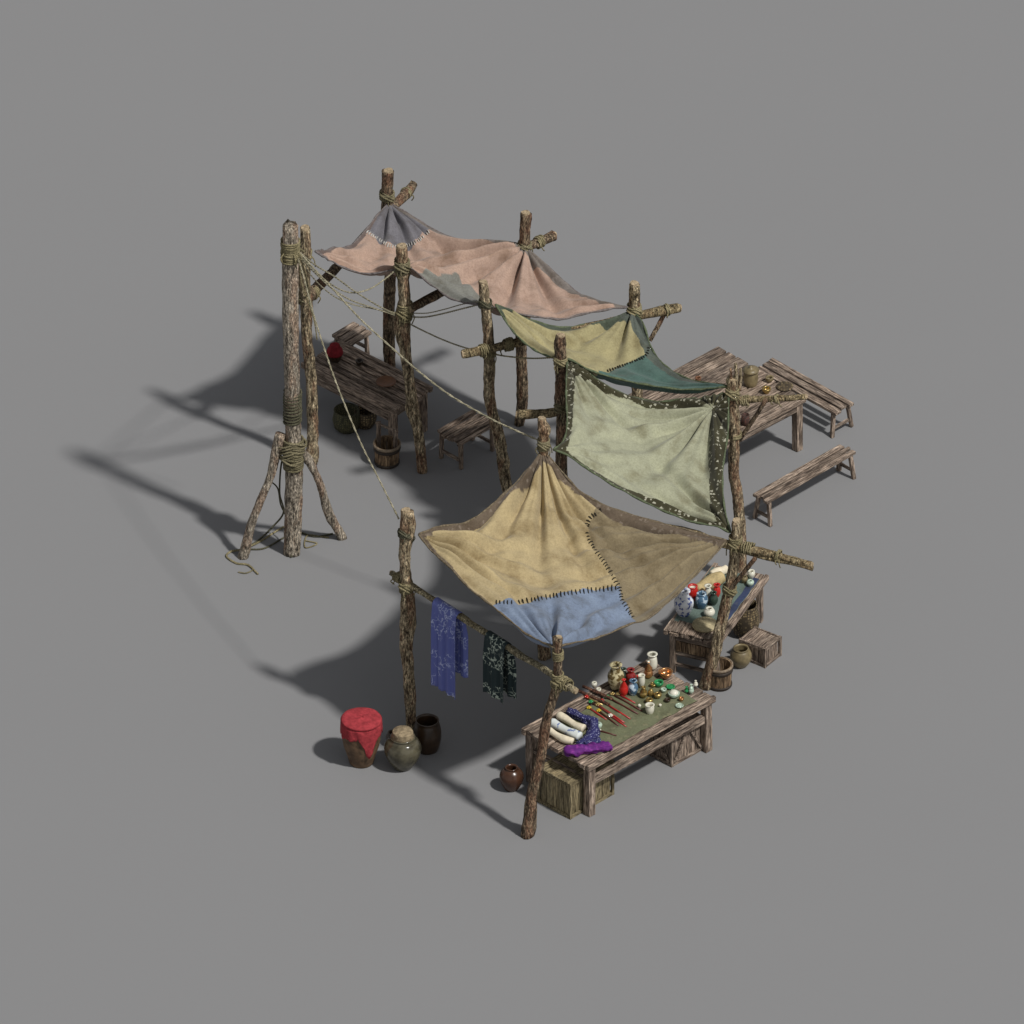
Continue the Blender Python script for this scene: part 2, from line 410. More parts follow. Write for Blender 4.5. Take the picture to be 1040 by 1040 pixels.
# ---------------------------------------------------------------- cross beams
BEAMS = 'cross beams lashed between the posts'
def beam(a, b_, r0, r1, label, mat=STICK, seed=1, brace=None, ties=(), sag=0, name='cross_beam', group=BEAMS, cat='beam', twin=False):
    A, B = G(*a), G(*b_); base = A.copy()
    t = empty(name, base); tag(t, label, cat, group)
    n = int((B-A).length*16)+4
    def line(off=Vector((0,0,0)), sd=0):
        pts = [A.lerp(B, i/(n-1))+off for i in range(n)]
        for i, p in enumerate(pts):
            p.z += .02*noise.noise(Vector((i*.11, seed+sd, 1)))-sag*math.sin(math.pi*i/(n-1)); p.y += .02*noise.noise(Vector((i*.1, seed+sd, 7)))
        return pts
    bm = bmesh.new(); L1 = line()
    tube(bm, L1, lambda q: r0+(r1-r0)*q, seg=12, rough=.2, freq=6, seed=seed, knot=.08)
    obj('pole', bm, mat, t, loc=base, smooth=True)
    if twin:
        bm = bmesh.new(); tube(bm, line(Vector((.02,-.02,-.06)), 3)[n//2:], r1*.8, seg=10, rough=.2, freq=6, seed=seed+4)
        obj('pole', bm, mat, t, loc=base, smooth=True)
    if brace:
        bm = bmesh.new(); P, Q = G(*brace[0]), G(*brace[1])
        tube(bm, spline([P, P.lerp(Q,.5)+Vector((.01,0,.01)), Q], 16), brace[2], seg=8, rough=.15, seed=seed+8)
        obj('brace', bm, BARKD, t, loc=base, smooth=True)
    d = (B-A).normalized()
    for e, dd, rr in ((L1[0], -d, r0), (L1[-1], d, r1)):
        bm = bmesh.new(); disc(bm, e+dd*.002, dd, rr*.92); obj('cut_end', bm, CUT, t, loc=base)
    for (f, turns, ln, R) in ties:
        bm = bmesh.new(); coil(bm, A.lerp(B, f), d, R, turns, ln, r=.011, messy=.4, seed=f*9)
        tails(bm, A.lerp(B, f), R, 2, int(f*100), ln=.13)
        obj('rope_tie', bm, ROPE, t, loc=base, smooth=True)
    return t
beam((312,304,472), (420,188,350), .06, .055, 'dark beam under the left end of the pink awning, its round end beside the mast', BARKD, 3, ties=[(.06,5,.1,.07),(.93,3,.06,.06)])
beam((416,314,482), (562,238,406), .055, .055, 'beam rising behind the pink awning from the post beside the shaded table', BARKD, 4, ties=[(.9,4,.1,.065)])
beam((470,360,531), (690,312,475), .055, .055, 'beam with a sawn end poking out left of the crooked post', STICK, 5,
     brace=((676,316,476),(660,346,484),.03), ties=[(.1,5,.14,.065),(.21,6,.11,.07),(.94,3,.05,.065)])
beam((526,421,568), (818,403,595), .06, .038, 'knobbly beam ending over the rear planked table', STICK, 6,
     brace=((778,406,597),(751,447,592),.028), ties=[(.79,4,.1,.055),(.9,2,.03,.045)])
beam((545,502,662), (824,573,714), .045, .042, 'paired beams jutting right past the jar table', STICK, 7,
     brace=((767,567,708),(740,600,700),.03), ties=[(.77,5,.14,.07),(.88,3,.04,.07)], twin=True)
beam((398,582,736), (585,701,857), .035, .045, 'thin rail carrying the two hanging cloths', mat_bark('pale_rail_bark', (.10,.085,.055), (.27,.235,.15), (.5,.44,.3), (.25,.2,.12)), 8, ties=[(.04,6,.1,.055),(.94,6,.16,.07)])
# ---------------------------------------------------------------- awnings
def edge(pts, n):
    """pts: (x,y) or (x,y,gy); supports carry gy and the rows between are interpolated"""
    xy = np.array([p[:2] for p in pts], float)
    s = np.concatenate([[0], np.cumsum(np.hypot(*np.diff(xy, axis=0).T))])
    ks = [i for i, p in enumerate(pts) if len(p) == 3]
    gy = np.interp(s, s[ks], [pts[i][2] for i in ks])
    P = [Vector((x, y, q)) for (x, y), q in zip(xy, gy)]
    dense = spline(P, 400)
    D = np.array([tuple(p) for p in dense])
    sd = np.concatenate([[0], np.cumsum(np.linalg.norm(np.diff(D[:, :2], axis=0), axis=1))]); sd /= sd[-1]
    tt = np.linspace(0, 1, n)
    return np.stack([np.interp(tt, sd, D[:, k]) for k in range(3)], 1)
def inpoly(x, y, poly):
    ins = np.zeros(x.shape, bool); j = len(poly)-1
    for i in range(len(poly)):
        xi, yi = poly[i]; xj, yj = poly[j]
        c = ((yi > y) != (yj > y)) & (x < (xj-xi)*(y-yi)/(yj-yi+1e-9)+xi)
        ins ^= c; j = i
    return ins
def awning(label, bot, top, left, right, base, regions, folds, hem, seams=(), fleck=(.5,.5,.4), n=230, wr=.012, fscale=11, hemcol=None):
    """a sagging cloth: four edge curves, colour patches, folds running out of the tied corners"""
    B, T, L, R = edge(bot, n), edge(top, n), edge(left, n), edge(right, n)
    u = np.linspace(0, 1, n)[None, :, None]; v = np.linspace(0, 1, n)[:, None, None]
    Sf = (1-v)*B[None]+v*T[None]+(1-u)*L[:, None]+u*R[:, None] \
        - ((1-u)*(1-v)*B[0]+u*(1-v)*B[-1]+(1-u)*v*T[0]+u*v*T[-1])
    X = (Sf[..., 0]-520)/S; Y = (520-Sf[..., 2])/KY; Z = (Sf[..., 2]-Sf[..., 1])/KZ
    uu = u[..., 0]*np.ones((n, 1)); vv = v[..., 0]*np.ones((1, n))
    # folds
    e = np.minimum(np.minimum(uu, 1-uu), np.minimum(vv, 1-vv))
    env = np.clip(e/.05, 0, 1)
    PX, PY = Sf[..., 0].copy(), Sf[..., 1].copy()
    for (fx, fy, A, r0, k, ph) in folds:
        i = np.argmin((PX-fx)**2+(PY-fy)**2); cx, cy, cz = X.flat[i], Y.flat[i], Z.flat[i]
        dx, dy, dz = X-cx, Y-cy, Z-cz; r = np.sqrt(dx**2+dy**2+dz**2)+1e-6; th = np.arctan2(dy, dx)
        f = np.sin(th*k+ph+.8*np.sin(th*3.1+ph))+.5*np.sin(th*k*1.9+ph*2)
        Z += 1.45*A*f*(r/r0)*np.exp(1-r/r0)*(.35+.65*env)
    nz = np.zeros_like(Z); flatn = nz.ravel()
    for i in range(n*n):
        a, b_, = X.flat[i], Y.flat[i]
        flatn[i] = noise.noise(Vector((a*1.6+base, b_*1.6, 1)))*1.6+noise.noise(Vector((a*5+base, b_*4, 3)))*.6
    Z += nz.reshape(Z.shape)*wr*env
    # ragged rim
    rag = np.array([noise.noise(Vector((X.flat[i]*9, Y.flat[i]*9, base))) for i in range(n*n)]).reshape(n, n)
    Z -= .012*rag*np.clip(1-e/.02, 0, 1)
    PXs, PYs = 520+S*X, 520-KY*Y-KZ*Z
    colr = np.zeros((n, n, 4)); colr[...] = regions[0]
    jx = rag*3.0
    for poly, c in regions[1:]:
        ins = inpoly(PX+jx*.4, PY+jx*.4, poly); colr[ins] = c
    # hem bands by distance to each edge, in metres
    for (side, w0, w1, c) in hem:
        d = {'bot': vv, 'top': 1-vv, 'left': uu, 'right': 1-uu}[side]
        al = {'bot': uu, 'top': uu, 'left': vv, 'right': vv}[side]
        span = {'bot': np.linalg.norm(T.mean(0)[:2]-B.mean(0)[:2]), 'top': np.linalg.norm(T.mean(0)[:2]-B.mean(0)[:2]),
                'left': np.linalg.norm(R.mean(0)[:2]-L.mean(0)[:2]), 'right': np.linalg.norm(R.mean(0)[:2]-L.mean(0)[:2])}[side]
        wd = (w0+(w1-w0)*al)*(1+.2*rag)/(span/S)
        colr[d < wd] = c
    me = bpy.data.meshes.new('cloth')
    co = np.stack([X, Y, Z], -1).reshape(-1, 3)
    loc = Vector(co.mean(0)); loc.z = co[:, 2].min()
    idx = np.arange(n*n).reshape(n, n)
    F = np.stack([idx[:-1, :-1], idx[:-1, 1:], idx[1:, 1:], idx[1:, :-1]], -1).reshape(-1, 4)
    me.from_pydata((co-np.array(loc)).tolist(), [], F.tolist())
    at = me.color_attributes.new('dye', 'FLOAT_COLOR', 'POINT')
    at.data.foreach_set('color', colr.reshape(-1).astype(np.float32))
    for p in me.polygons: p.use_smooth = True
    me.materials.append(mat_cloth('awning_cloth', fleck, fscale))
    t = empty('awning', loc); tag(t, label, 'awning', 'patched cloth awnings')
    o = bpy.data.objects.new('cloth', me); COL.objects.link(o); o.parent = t
    md = o.modifiers.new('thick', 'SOLIDIFY'); md.thickness = .014; md.offset = 0
    # rolled edge cord
    bm = bmesh.new()
    rim = [idx[0, :], idx[:, -1], idx[-1, ::-1], idx[::-1, 0]]
    for r_ in rim:
        pts = [Vector(co[k]) for k in r_[::4]]
        tube(bm, pts, lambda q: .013+.004*math.sin(q*40), seg=6)
    obj('rolled_edge', bm, hemcol, t, loc=loc, smooth=True)
    # stitches
    flat = np.stack([PXs.ravel(), PYs.ravel()], 1)
    def surf(x, y):
        k = int(np.argmin((flat[:, 0]-x)**2+(flat[:, 1]-y)**2)); return Vector(co[k])
    for (line, step, half, sm) in seams:
        bm = bmesh.new(); pr = None
        P = spline([(x, y, 0) for x, y in line], 200); acc = 0
        for a, b_ in zip(P, P[1:]):
            acc += (b_-a).length
            if acc < step: continue
            acc = 0; d = (b_-a).normalized(); nn = Vector((-d.y, d.x, 0))*half*random.uniform(.7, 1.2); sk = d*random.uniform(-.6, .6)
            p, q = surf(a.x+nn.x+sk.x, a.y+nn.y), surf(a.x-nn.x, a.y-nn.y)
            up = Vector((.0, -.35, 1)).normalized()*.014
            if (p-q).length > .02 and (p-q).length < .3: tube(bm, [p+up*.6, (p+q)/2+up*1.7, q+up*.6], .008, seg=5)
        obj('stitching', bm, sm, t, loc=loc)
    return t
THREAD = mat_simple('dark_thread', (.03,.028,.022), .9, .1, .3)
THREADL = mat_simple('pale_thread', (.42,.41,.38), .9, .1, .3)
CORD_BR = mat_simple('brown_cord', (.15,.12,.08), .9, .1, .5, 30)
CORD_GR = mat_simple('green_cord', (.10,.12,.07), .9, .1, .5, 30)
CORD_GY = mat_simple('grey_cord', (.15,.13,.125), .9, .1, .5, 30)
# pink awning
PINK=(.37,.26,.205,0); PURP=(.145,.14,.155,0); GRG=(.185,.185,.165,0); BRN=(.13,.10,.09,.35)
awning('long dusty pink awning with a grey purple patch on its peak',
  [(320,255,470),(331,262),(345,270),(360,275),(378,277),(403,273),(412,271,479),(426,279),(440,290),(455,301),(470,306),(487,309,521)],
  [(396,206,381),(404,212),(418,220),(441,235),(466,244),(495,248),(520,248),(531,250,431),(549,264),(570,283),(591,300),(616,309),(641,311,487)],
  [(320,255,470),(338,252),(353,251),(362,244),(370,235),(383,219),(396,206,381)],
  [(487,309,521),(504,311),(525,318),(554,323),(573,322),(600,317),(641,311,487)],
  1.0,
  [PINK, ([(426,276),(466,281),(487,303),(500,322),(430,310)], GRG),
   ([(360,246),(372,235),(385,244),(400,251),(418,248),(427,243),(436,235),(445,225),(398,190),(360,220)], PURP)],
  [(396,206,.035,.5,16,0),(535,251,.055,.55,12,1.0),(641,311,.03,.4,14,.4),(325,256,.03,.4,14,2),(412,271,.025,.35,12,3),(487,309,.025,.3,12,0)],
  [('left',.11,.0,BRN),('top',.02,.14,(.16,.14,.125,.3))],
  [([(372,235),(385,244),(400,251),(418,248),(427,243),(436,235)], 2.2, 1.7, THREADL)], fleck=(.3,.26,.24), hemcol=CORD_GY)
YEL=(.31,.275,.15,0); TEAL=(.07,.125,.108,0); DGR=(.065,.08,.058,.15)
awning('yellow awning with a teal lower corner and dark green hem',
  [(503,309,521),(508,316),(519,333),(535,348),(550,358),(563,363),(571,365,573)],
  [(642,316,487),(653,328),(662,353),(674,370),(693,383),(712,389),(740,392,592)],
  [(503,309,521),(515,314),(528,321),(554,329),(573,332),(598,328),(616,325),(635,318),(642,316,487)],
  [(571,365,573),(580,366),(597,375),(616,382),(639,388),(666,393),(693,396),(720,395),(740,392,592)],
  2.0,
  [YEL, ([(612,379),(634,371),(655,362),(657,355),(668,340),(760,380),(760,410),(600,398),(590,386)], TEAL)],
  [(642,316,.035,.4,12,1),(503,309,.03,.4,14,0),(571,365,.025,.35,12,2),(740,392,.03,.6,20,1)],
  [('left',.07,.09,DGR),('top',.2,.0,(.085,.10,.085,.15)),('bot',.035,.03,DGR)],
  [([(610,380),(634,371),(655,362),(659,352)], 2.4, 1.3, THREAD)], fleck=(.2,.22,.15), hemcol=CORD_GR)
PGR=(.315,.32,.225,0); FLO=(.045,.042,.022,1)
awning('pale green awning with a wide dark floral border',
  [(562,457,668),(575,462),(603,481),(629,496),(658,512),(696,528),(726,535),(742,541,698)],
  [(576,366,573),(588,371),(603,382),(625,396),(652,405),(688,407),(715,404),(740,399,592)],
  [(562,457,668),(572,448),(576,431),(575,400),(576,366,573)],
  [(742,541,698),(735,512),(734,478),(739,441),(740,399,592)],
  3.0,
  [FLO, ([(584,382),(600,392),(631,405),(658,414),(688,417),(710,415),(724,410),(722,440),(720,458),(721,520),(728,531),(701,523),(658,508),(631,494),(603,478),(575,459),(581,437),(583,403)], PGR)],
  [(724,415,.04,.5,13,1),(742,541,.04,.5,16,0),(580,375,.03,.45,12,2),(565,457,.02,.4,12,1)],
  [], fleck=(.36,.35,.27), wr=.014, fscale=15, hemcol=CORD_GR)
TAN=(.37,.295,.165,0); KHA=(.205,.165,.10,0); BLU=(.17,.215,.30,0); HB=(.12,.092,.066,.4)
seamA=[(612,517),(600,526),(596,534),(598,547),(605,560),(614,572),(629,597),(632,610),(645,630)]
seamB=[(629,597),(606,599),(583,602),(560,606),(526,612),(503,612)]
awning('big patchwork awning of tan, khaki and blue cloth over the goods table',
  [(425,543,746),(440,560),(458,575),(478,597),(497,611),(520,630),(538,647),(563,658,850)],
  [(551,459,668),(562,470),(575,485),(590,500),(608,512),(630,521),(655,529),(700,541),(738,549,698)],
  [(425,543,746),(440,537),(455,534),(475,530),(495,517),(515,498),(532,481),(551,459,668)],
  [(563,658,850),(585,655),(610,648),(640,634),(655,630),(675,615),(695,596),(715,575),(738,549,698)],
  4.0,
  [TAN, ([(629,597),(606,599),(583,602),(560,606),(526,612),(503,612),(480,612),(540,700),(640,690),(648,634),(632,610)], BLU),
   (seamA+[(650,650),(700,650),(760,560),(750,530),(640,505)], KHA)],
  [(551,459,.05,.6,17,0),(738,549,.06,.7,22,1),(563,658,.058,.5,21,2),(425,543,.045,.55,16,1.4)],
  [('left',.07,.13,HB),('top',.10,.10,HB),('bot',.05,-.03,HB)],
  [(seamA, 3.0, 2.0, THREAD), (seamB, 3.6, 2.4, THREAD)], fleck=(.29,.24,.19), hemcol=CORD_BR)

# ---------------------------------------------------------------- guy ropes
def rope(pts, g0, g1, label, r=.011, mat=ROPEL):
    xs = [p[0] for p in pts]; L = [0]
    for a, b_ in zip(pts, pts[1:]): L.append(L[-1]+math.hypot(b_[0]-a[0], b_[1]-a[1]))
    P = [G(x, y, g0+(g1-g0)*l/L[-1]) for (x, y), l in zip(pts, L)]
    C = spline(P, 140); bm = bmesh.new()
    # two strands twisted together
    for ph in (0, math.pi):
        Q = []
        for i, p in enumerate(C):
            d = (C[min(i+1, 139)]-C[max(i-1, 0)]).normalized(); s = d.cross(Vector((0,0,1)))
            if s.length < .01: s = Vector((1,0,0))
            s.normalize(); u = s.cross(d); a = ph+i*.9
            Q.append(p+(s*math.cos(a)+u*math.sin(a))*r*.5)
        tube(bm, Q, r*.62, seg=5)
    o = obj('guy_rope', bm, mat, loc=P[0], smooth=True)
    tag(o, label, 'rope', 'ropes running from the mast and between posts'); return o
rope([(303,254),(315,272),(335,288),(355,297),(374,294),(390,284),(403,273)], 562, 479, 'slack rope from the mast top to the upper binding of the twice bound post')
rope([(303,255),(320,269),(340,281),(362,297),(385,311),(404,320)], 562, 479, 'taut upper rope from the mast top to the lower binding of the twice bound post')
rope([(302,257),(318,275),(335,291),(355,304),(380,313),(404,321)], 562, 479, 'sagging lower rope from the mast top to the lower binding of the twice bound post')
rope([(304,256),(318,272),(335,290),(352,309),(370,328),(401,356),(425,377),(458,402),(496,424),(519,435),(549,448)], 562, 668, 'longest rope, from the mast top to the peak of the tan awning', r=.013)
rope([(301,258),(308,280),(318,318),(330,356),(343,393),(366,449),(385,487),(405,527)], 562, 746, 'rope from the mast top down to the post beside the red covered jar', r=.012)
rope([(303,262),(307,290),(316,315),(320,330),(322,345)], 562, 560, 'short loose rope end hanging from the mast top', r=.009, mat=ROPE)
rope([(416,322),(432,322),(448,319),(468,314),(488,309)], 479, 521, 'rope sagging between the twice bound post and the crooked post')
rope([(414,328),(432,337),(452,346),(475,354),(494,357)], 479, 521, 'rope from the lower binding down to the beam of the crooked post')
rope([(498,359),(515,362),(540,364),(566,363)], 521, 573, 'nearly level rope from the crooked post to the pale green awning', mat=ROPE)
rope([(303,258),(318,282),(338,300),(358,309),(382,314),(404,318)], 562, 479, 'lowest sagging rope of the bundle from the mast top to the twice bound post', r=.009)
rope([(417,318),(434,318),(452,314),(470,309),(489,306)], 479, 521, 'upper thin rope between the twice bound post and the crooked post', r=.008)
rope([(302,252),(308,270),(312,285),(314,300)], 562, 472, 'short rope tying the mast top back to the post behind it', r=.012, mat=ROPE)
rope([(302,250),(305,253),(309,256)], 562, 470, 'level lashing rope between the mast top and the post behind it', r=.014, mat=ROPE)
def loose(pts, label, r=.012, mat=ROPED, lift=.012):
    P = []
    for p in pts: P.append(W(p[0], p[1], p[2] if len(p) > 2 else lift))
    bm = bmesh.new(); tube(bm, spline(P, 90), r, seg=6)
    o = obj('loose_rope', bm, mat, loc=P[0], smooth=True); tag(o, label, 'rope', 'loose ropes at the foot of the mast')
loose([(262,583),(252,574),(240,572),(230,565),(235,560),(245,558,.05),(262,551),(278,541),(288,535)], 'loose rope snaking round the foot of the left prop', .014, ROPE)
loose([(242,581),(250,582),(257,578),(252,573)], 'short curled rope scrap in front of the left prop', .009, ROPEG)
loose([(252,558),(268,557),(285,548),(300,540),(320,545),(338,542)], 'loose rope lying behind the mast between the props')
loose([(310,549),(322,552),(310,556),(312,544),(326,545),(334,546)], 'crumpled rope loop on the ground right of the mast', .009, ROPE)
loose([(292,464,1.45),(286,470,1.3),(284,500,.75),(288,520,.35),(277,535,.1),(262,549),(250,556)], 'dark rope hanging from the mast binding to the ground', .012, ROPED)
loose([(274,488,1.1),(282,496,.9),(285,512,.6),(292,530,.3),(296,566,.02)], 'thin dark rope hanging between the mast and its left prop', .01, ROPED)
# ---------------------------------------------------------------- furniture
def rect(p0, vl, vs, h):
    """plan rectangle from a corner and two edge vectors, squared up; returns centre, angle, length, width"""
    gl = Vector((vl[0]/S, -vl[1]/KY)); gs = Vector((vs[0]/S, -vs[1]/KY))
    al, as_ = math.atan2(gl.y, gl.x), math.atan2(gs.y, gs.x)
    diff = (as_-al) % (2*math.pi); e = (diff-math.pi/2)/2
    ang = al+e
    o = W(p0[0], p0[1], h); c = o.xy+gl/2+gs/2
    return (c.x, c.y), ang, gl.length, gs.length
def planks(bm, L, Wd, z0, z1, n, along='x', gap=.03, jl=.022, jz=.007):
    tot = Wd if along == 'x' else L; ln = L if along == 'x' else Wd
    ws = [random.uniform(.75, 1.3) for _ in range(n)]; s = sum(ws); a = -tot/2
    for w in ws:
        w = w/s*tot; e0, e1 = random.uniform(-jl, jl), random.uniform(-jl, jl); dz = random.uniform(-jz, jz)
        args = (-ln/2+e0, ln/2+e1, a+gap/2, a+w-gap/2, z0+dz, z1+dz)
        if along == 'x': box(bm, *args, jit=.004)
        else: box(bm, args[2], args[3], args[0], args[1], args[4], args[5], jit=.004)
        a += w
def bevel(o, w=.006):
    md = o.modifiers.new('bevel', 'BEVEL'); md.width = w; md.segments = 2; md.limit_method = 'ANGLE'; return o
def table(name, cat, label, fr, h, n, along='x', leg=.09, th=.045, inset=.06, rails=(), apron=True, stretch=None, group='planked tables', mats=WOOD, edgeboard=False, splay=0):
    (cx, cy), ang, L, Wd = fr
    t = empty(name, (cx, cy, 0), ang); tag(t, label, cat, group)
    ax = 0 if along == 'x' else 1
    bm = bmesh.new()
    planks(bm, L, Wd-(.11 if edgeboard else 0), h-th, h, n, along)
    bevel(obj('top', bm, mats[ax], t))
    if edgeboard:
        for s in (-1, 1):
            bm = bmesh.new(); box(bm, -L/2-.01, L/2+.01, s*(Wd/2-.027)-.027, s*(Wd/2-.027)+.027, h-th-.012, h+.012, .004)
            bevel(obj('edge_board', bm, mats[0], t))
    if apron:
        for s in (-1, 1):
            bm = bmesh.new()
            box(bm, -L/2+inset+leg+.004, L/2-inset-leg-.004, s*(Wd/2-inset-.02)-.014, s*(Wd/2-inset-.02)+.014, h-th-.11, h-th-.004, .003)
            obj('apron', bm, mats[0], t)
        for s in (-1, 1):
            bm = bmesh.new()
            box(bm, s*(L/2-inset-.02)-.014, s*(L/2-inset-.02)+.014, -Wd/2+inset+leg+.004, Wd/2-inset-leg-.004, h-th-.10, h-th-.004, .003)
            obj('apron', bm, mats[1], t)
    for sx in (-1, 1):
        for sy in (-1, 1):
            bm = bmesh.new(); x, y = sx*(L/2-inset-leg/2), sy*(Wd/2-inset-leg/2)
            bar(bm, (x+sx*splay*.4, y+sy*splay, 0), (x, y, h-th-.003), leg, leg, Vector((1,0,0)), .005)
            bevel(obj('leg', bm, mats[2], t), .008)
    for (kind, sgn, z, w_, tk) in rails:
        bm = bmesh.new()
        if kind == 'long':
            y = sgn*(Wd/2-inset-leg/2)
            box(bm, -L/2+inset+leg+.004, L/2-inset-leg-.004, y-tk/2, y+tk/2, z-w_/2, z+w_/2, .004); obj('rail', bm, mats[0], t)
        elif kind == 'mid':
            box(bm, -L/2+inset+leg/2, L/2-inset-leg/2, -tk/2, tk/2, z-w_/2, z+w_/2, .004); obj('rail', bm, mats[0], t)
        else:
            x = sgn*(L/2-inset-leg/2); f = 1-z/h
            box(bm, x+sgn*splay*.4*f-tk/2, x+sgn*splay*.4*f+tk/2, -Wd/2+inset+leg+.004-splay*f, Wd/2-inset-leg-.004+splay*f, z-w_/2, z+w_/2, .004)
            obj('rail', bm, mats[1], t)
    return t, ang, L, Wd
H4 = .80
fr4 = rect((598,778), (131,-69), (-70,-38), H4)
t4, a4, L4, W4 = table('goods_table', 'table', 'front planked table covered with vases, hairpins and rolled cloth', fr4, H4, 7, leg=.11, th=.06, inset=.03,
   rails=[('long',-1,.50,.10,.07),('long',1,.50,.08,.06),('end',-1,.50,.05,.05)], edgeboard=True, apron=False)
H3 = .66
fr3 = rect((730,653), (51,-68), (-56,-13), H3)
t3, a3, L3, W3 = table('jar_table', 'table', 'right planked table with porcelain jars on a blue green cloth', fr3, H3, 4, leg=.08, th=.05, inset=.05,
   rails=[('end',-1,.30,.05,.04),('end',-1,.12,.04,.04),], edgeboard=True)
# plank end boards and the dark front panel of the jar table
bm = bmesh.new(); planks(bm, .26, W3-.02, H3+.004, H3+.022, 7, 'x', gap=.012)
bmesh.ops.translate(bm, vec=(-L3/2+.12, 0, 0), verts=bm.verts[:]); bevel(obj('end_planks', bm, WOOD[0], t3))
bm = bmesh.new()
k = 7; y0 = -W3/2+.14; y1 = W3/2-.14
for i in range(k):
    a = y0+(y1-y0)*i/k; box(bm, -L3/2+.065, -L3/2+.085, a+.003, a+(y1-y0)/k-.003, .34, H3-.165, .002)
obj('front_panel', bm, CRATE[2], t3)
H2 = .78
fr2 = rect((713,461), (108,-56), (-92,-53), H2)
table('rear_table', 'table', 'wide sunlit planked table at the back right with a brown jar and cups', fr2, H2, 9, leg=.10, th=.05, inset=.04, rails=[('long',-1,.62,.05,.05)])
H1 = .66
fr1 = rect((305,370), (95,47), (40,-24), H1)
table('shaded_table', 'table', 'dark planked table in the shade of the pink awning', fr1, H1, 5, leg=.09, th=.05, inset=.04, rails=[('long',-1,.46,.09,.05)], edgeboard=True)
BEN = 'low planked benches'
def bench(label, p0, vl, vs, h, n=3, name='bench', splay=.05, leg=.045, cat='bench', gr=BEN):
    return table(name, cat, label, rect(p0, vl, vs, h), h, n, leg=leg, th=.045, inset=.035, apron=False,
                 rails=[('end',-1,.12,.035,.03),('end',1,.12,.035,.03),('mid',0,h-.07,.04,.04)], group=gr, splay=splay)
bench('long bench in the open in front of the rear table', (780,509), (91,-50), (-17,-9), .40, 3, leg=.05)
bench('long bench behind the right edge of the rear table', (767,374), (79,46), (20,-12), .40, 3, leg=.05)
bench('small planked stool seat in the shade beside the crooked post', (468,451), (38,-22), (-26,-14), .43, 5, leg=.05, splay=.01, name='low_stool', cat='stool')
bench('short dark bench behind the far left end of the shaded table', (357,350), (22,-13), (-22,-11), .36, 3, leg=.045, splay=.01)

# ---------------------------------------------------------------- crates
CR = 'wooden crates around the tables'
def crate(label, p0, vl, vs, h, mats, cross=False, n=5):
    """p0 is the near corner on the ground"""
    (cx, cy), ang, L, Wd = rect(p0, vl, vs, 0)
    t = empty('wooden_crate', (cx, cy, 0), ang); tag(t, label, 'crate', CR)
    for s in (-1, 1):
        bm = bmesh.new()
        for i in range(n):
            a = -L/2+.03+(L-.06)*i/n; b_ = a+(L-.06)/n
            box(bm, a+.003, b_-.003, s*(Wd/2-.02)-.009, s*(Wd/2-.02)+.009, .02, h-.02, .002)
        obj('side_panel', bm, mats[2], t)
        bm = bmesh.new()
        for i in range(n):
            a = -Wd/2+.03+(Wd-.06)*i/n; b_ = a+(Wd-.06)/n
            box(bm, s*(L/2-.02)-.009, s*(L/2-.02)+.009, a+.003, b_-.003, .02, h-.02, .002)
        obj('side_panel', bm, mats[2], t)
    bm = bmesh.new()
    planks(bm, L-.03, Wd-.03, h-.028, h-.006, 4, 'x', gap=.006, jl=.0, jz=.002); obj('lid', bm, mats[0], t)
    f = .035
    for sx in (-1, 1):
        for sy in (-1, 1):
            bm = bmesh.new()
            box(bm, sx*(L/2)-f/2, sx*(L/2)+f/2, sy*(Wd/2)-f/2, sy*(Wd/2)+f/2, 0, h+.004, .002)
            obj('corner_post', bm, mats[2], t)
    for z in (.02, h-.02):
        bm = bmesh.new()
        for s in (-1, 1):
            box(bm, -L/2+f/2+.002, L/2-f/2-.002, s*(Wd/2)-f*.35, s*(Wd/2)+f*.35, z-.02, z+.022, .002)
            box(bm, s*(L/2)-f*.35, s*(L/2)+f*.35, -Wd/2+f/2+.002, Wd/2-f/2-.002, z-.02, z+.022, .002)
        obj('frame', bm, mats[0], t)
    if cross:
        bm = bmesh.new(); y = -Wd/2-.014
        bar(bm, (-L/2+.04, y, .05), (-.02, y, h-.05), .03, .015, Vector((0,1,0))); bar(bm, (0.02, y, h-.05), (L/2-.04, y, .05), .03, .015, Vector((0,1,0)))
        x = -L/2-.014
        bar(bm, (x, -Wd/2+.04, .05), (x, Wd/2-.04, h-.05), .03, .015, Vector((1,0,0)))
        obj('cross_brace', bm, mats[1], t)
    return t
crate('tall pale slatted crate under the left end of the goods table', (579,831), (44,-24), (-33,-17), .53, PALE)
crate('brown crate with slanting braces under the right end of the goods table', (682,778), (33,-17), (-21,-11), .5, WOOD, cross=True)
crate('reddish crate on the open ground right of the jar table', (777,679), (13,-13), (-23,-11), .29, WOOD, n=4)

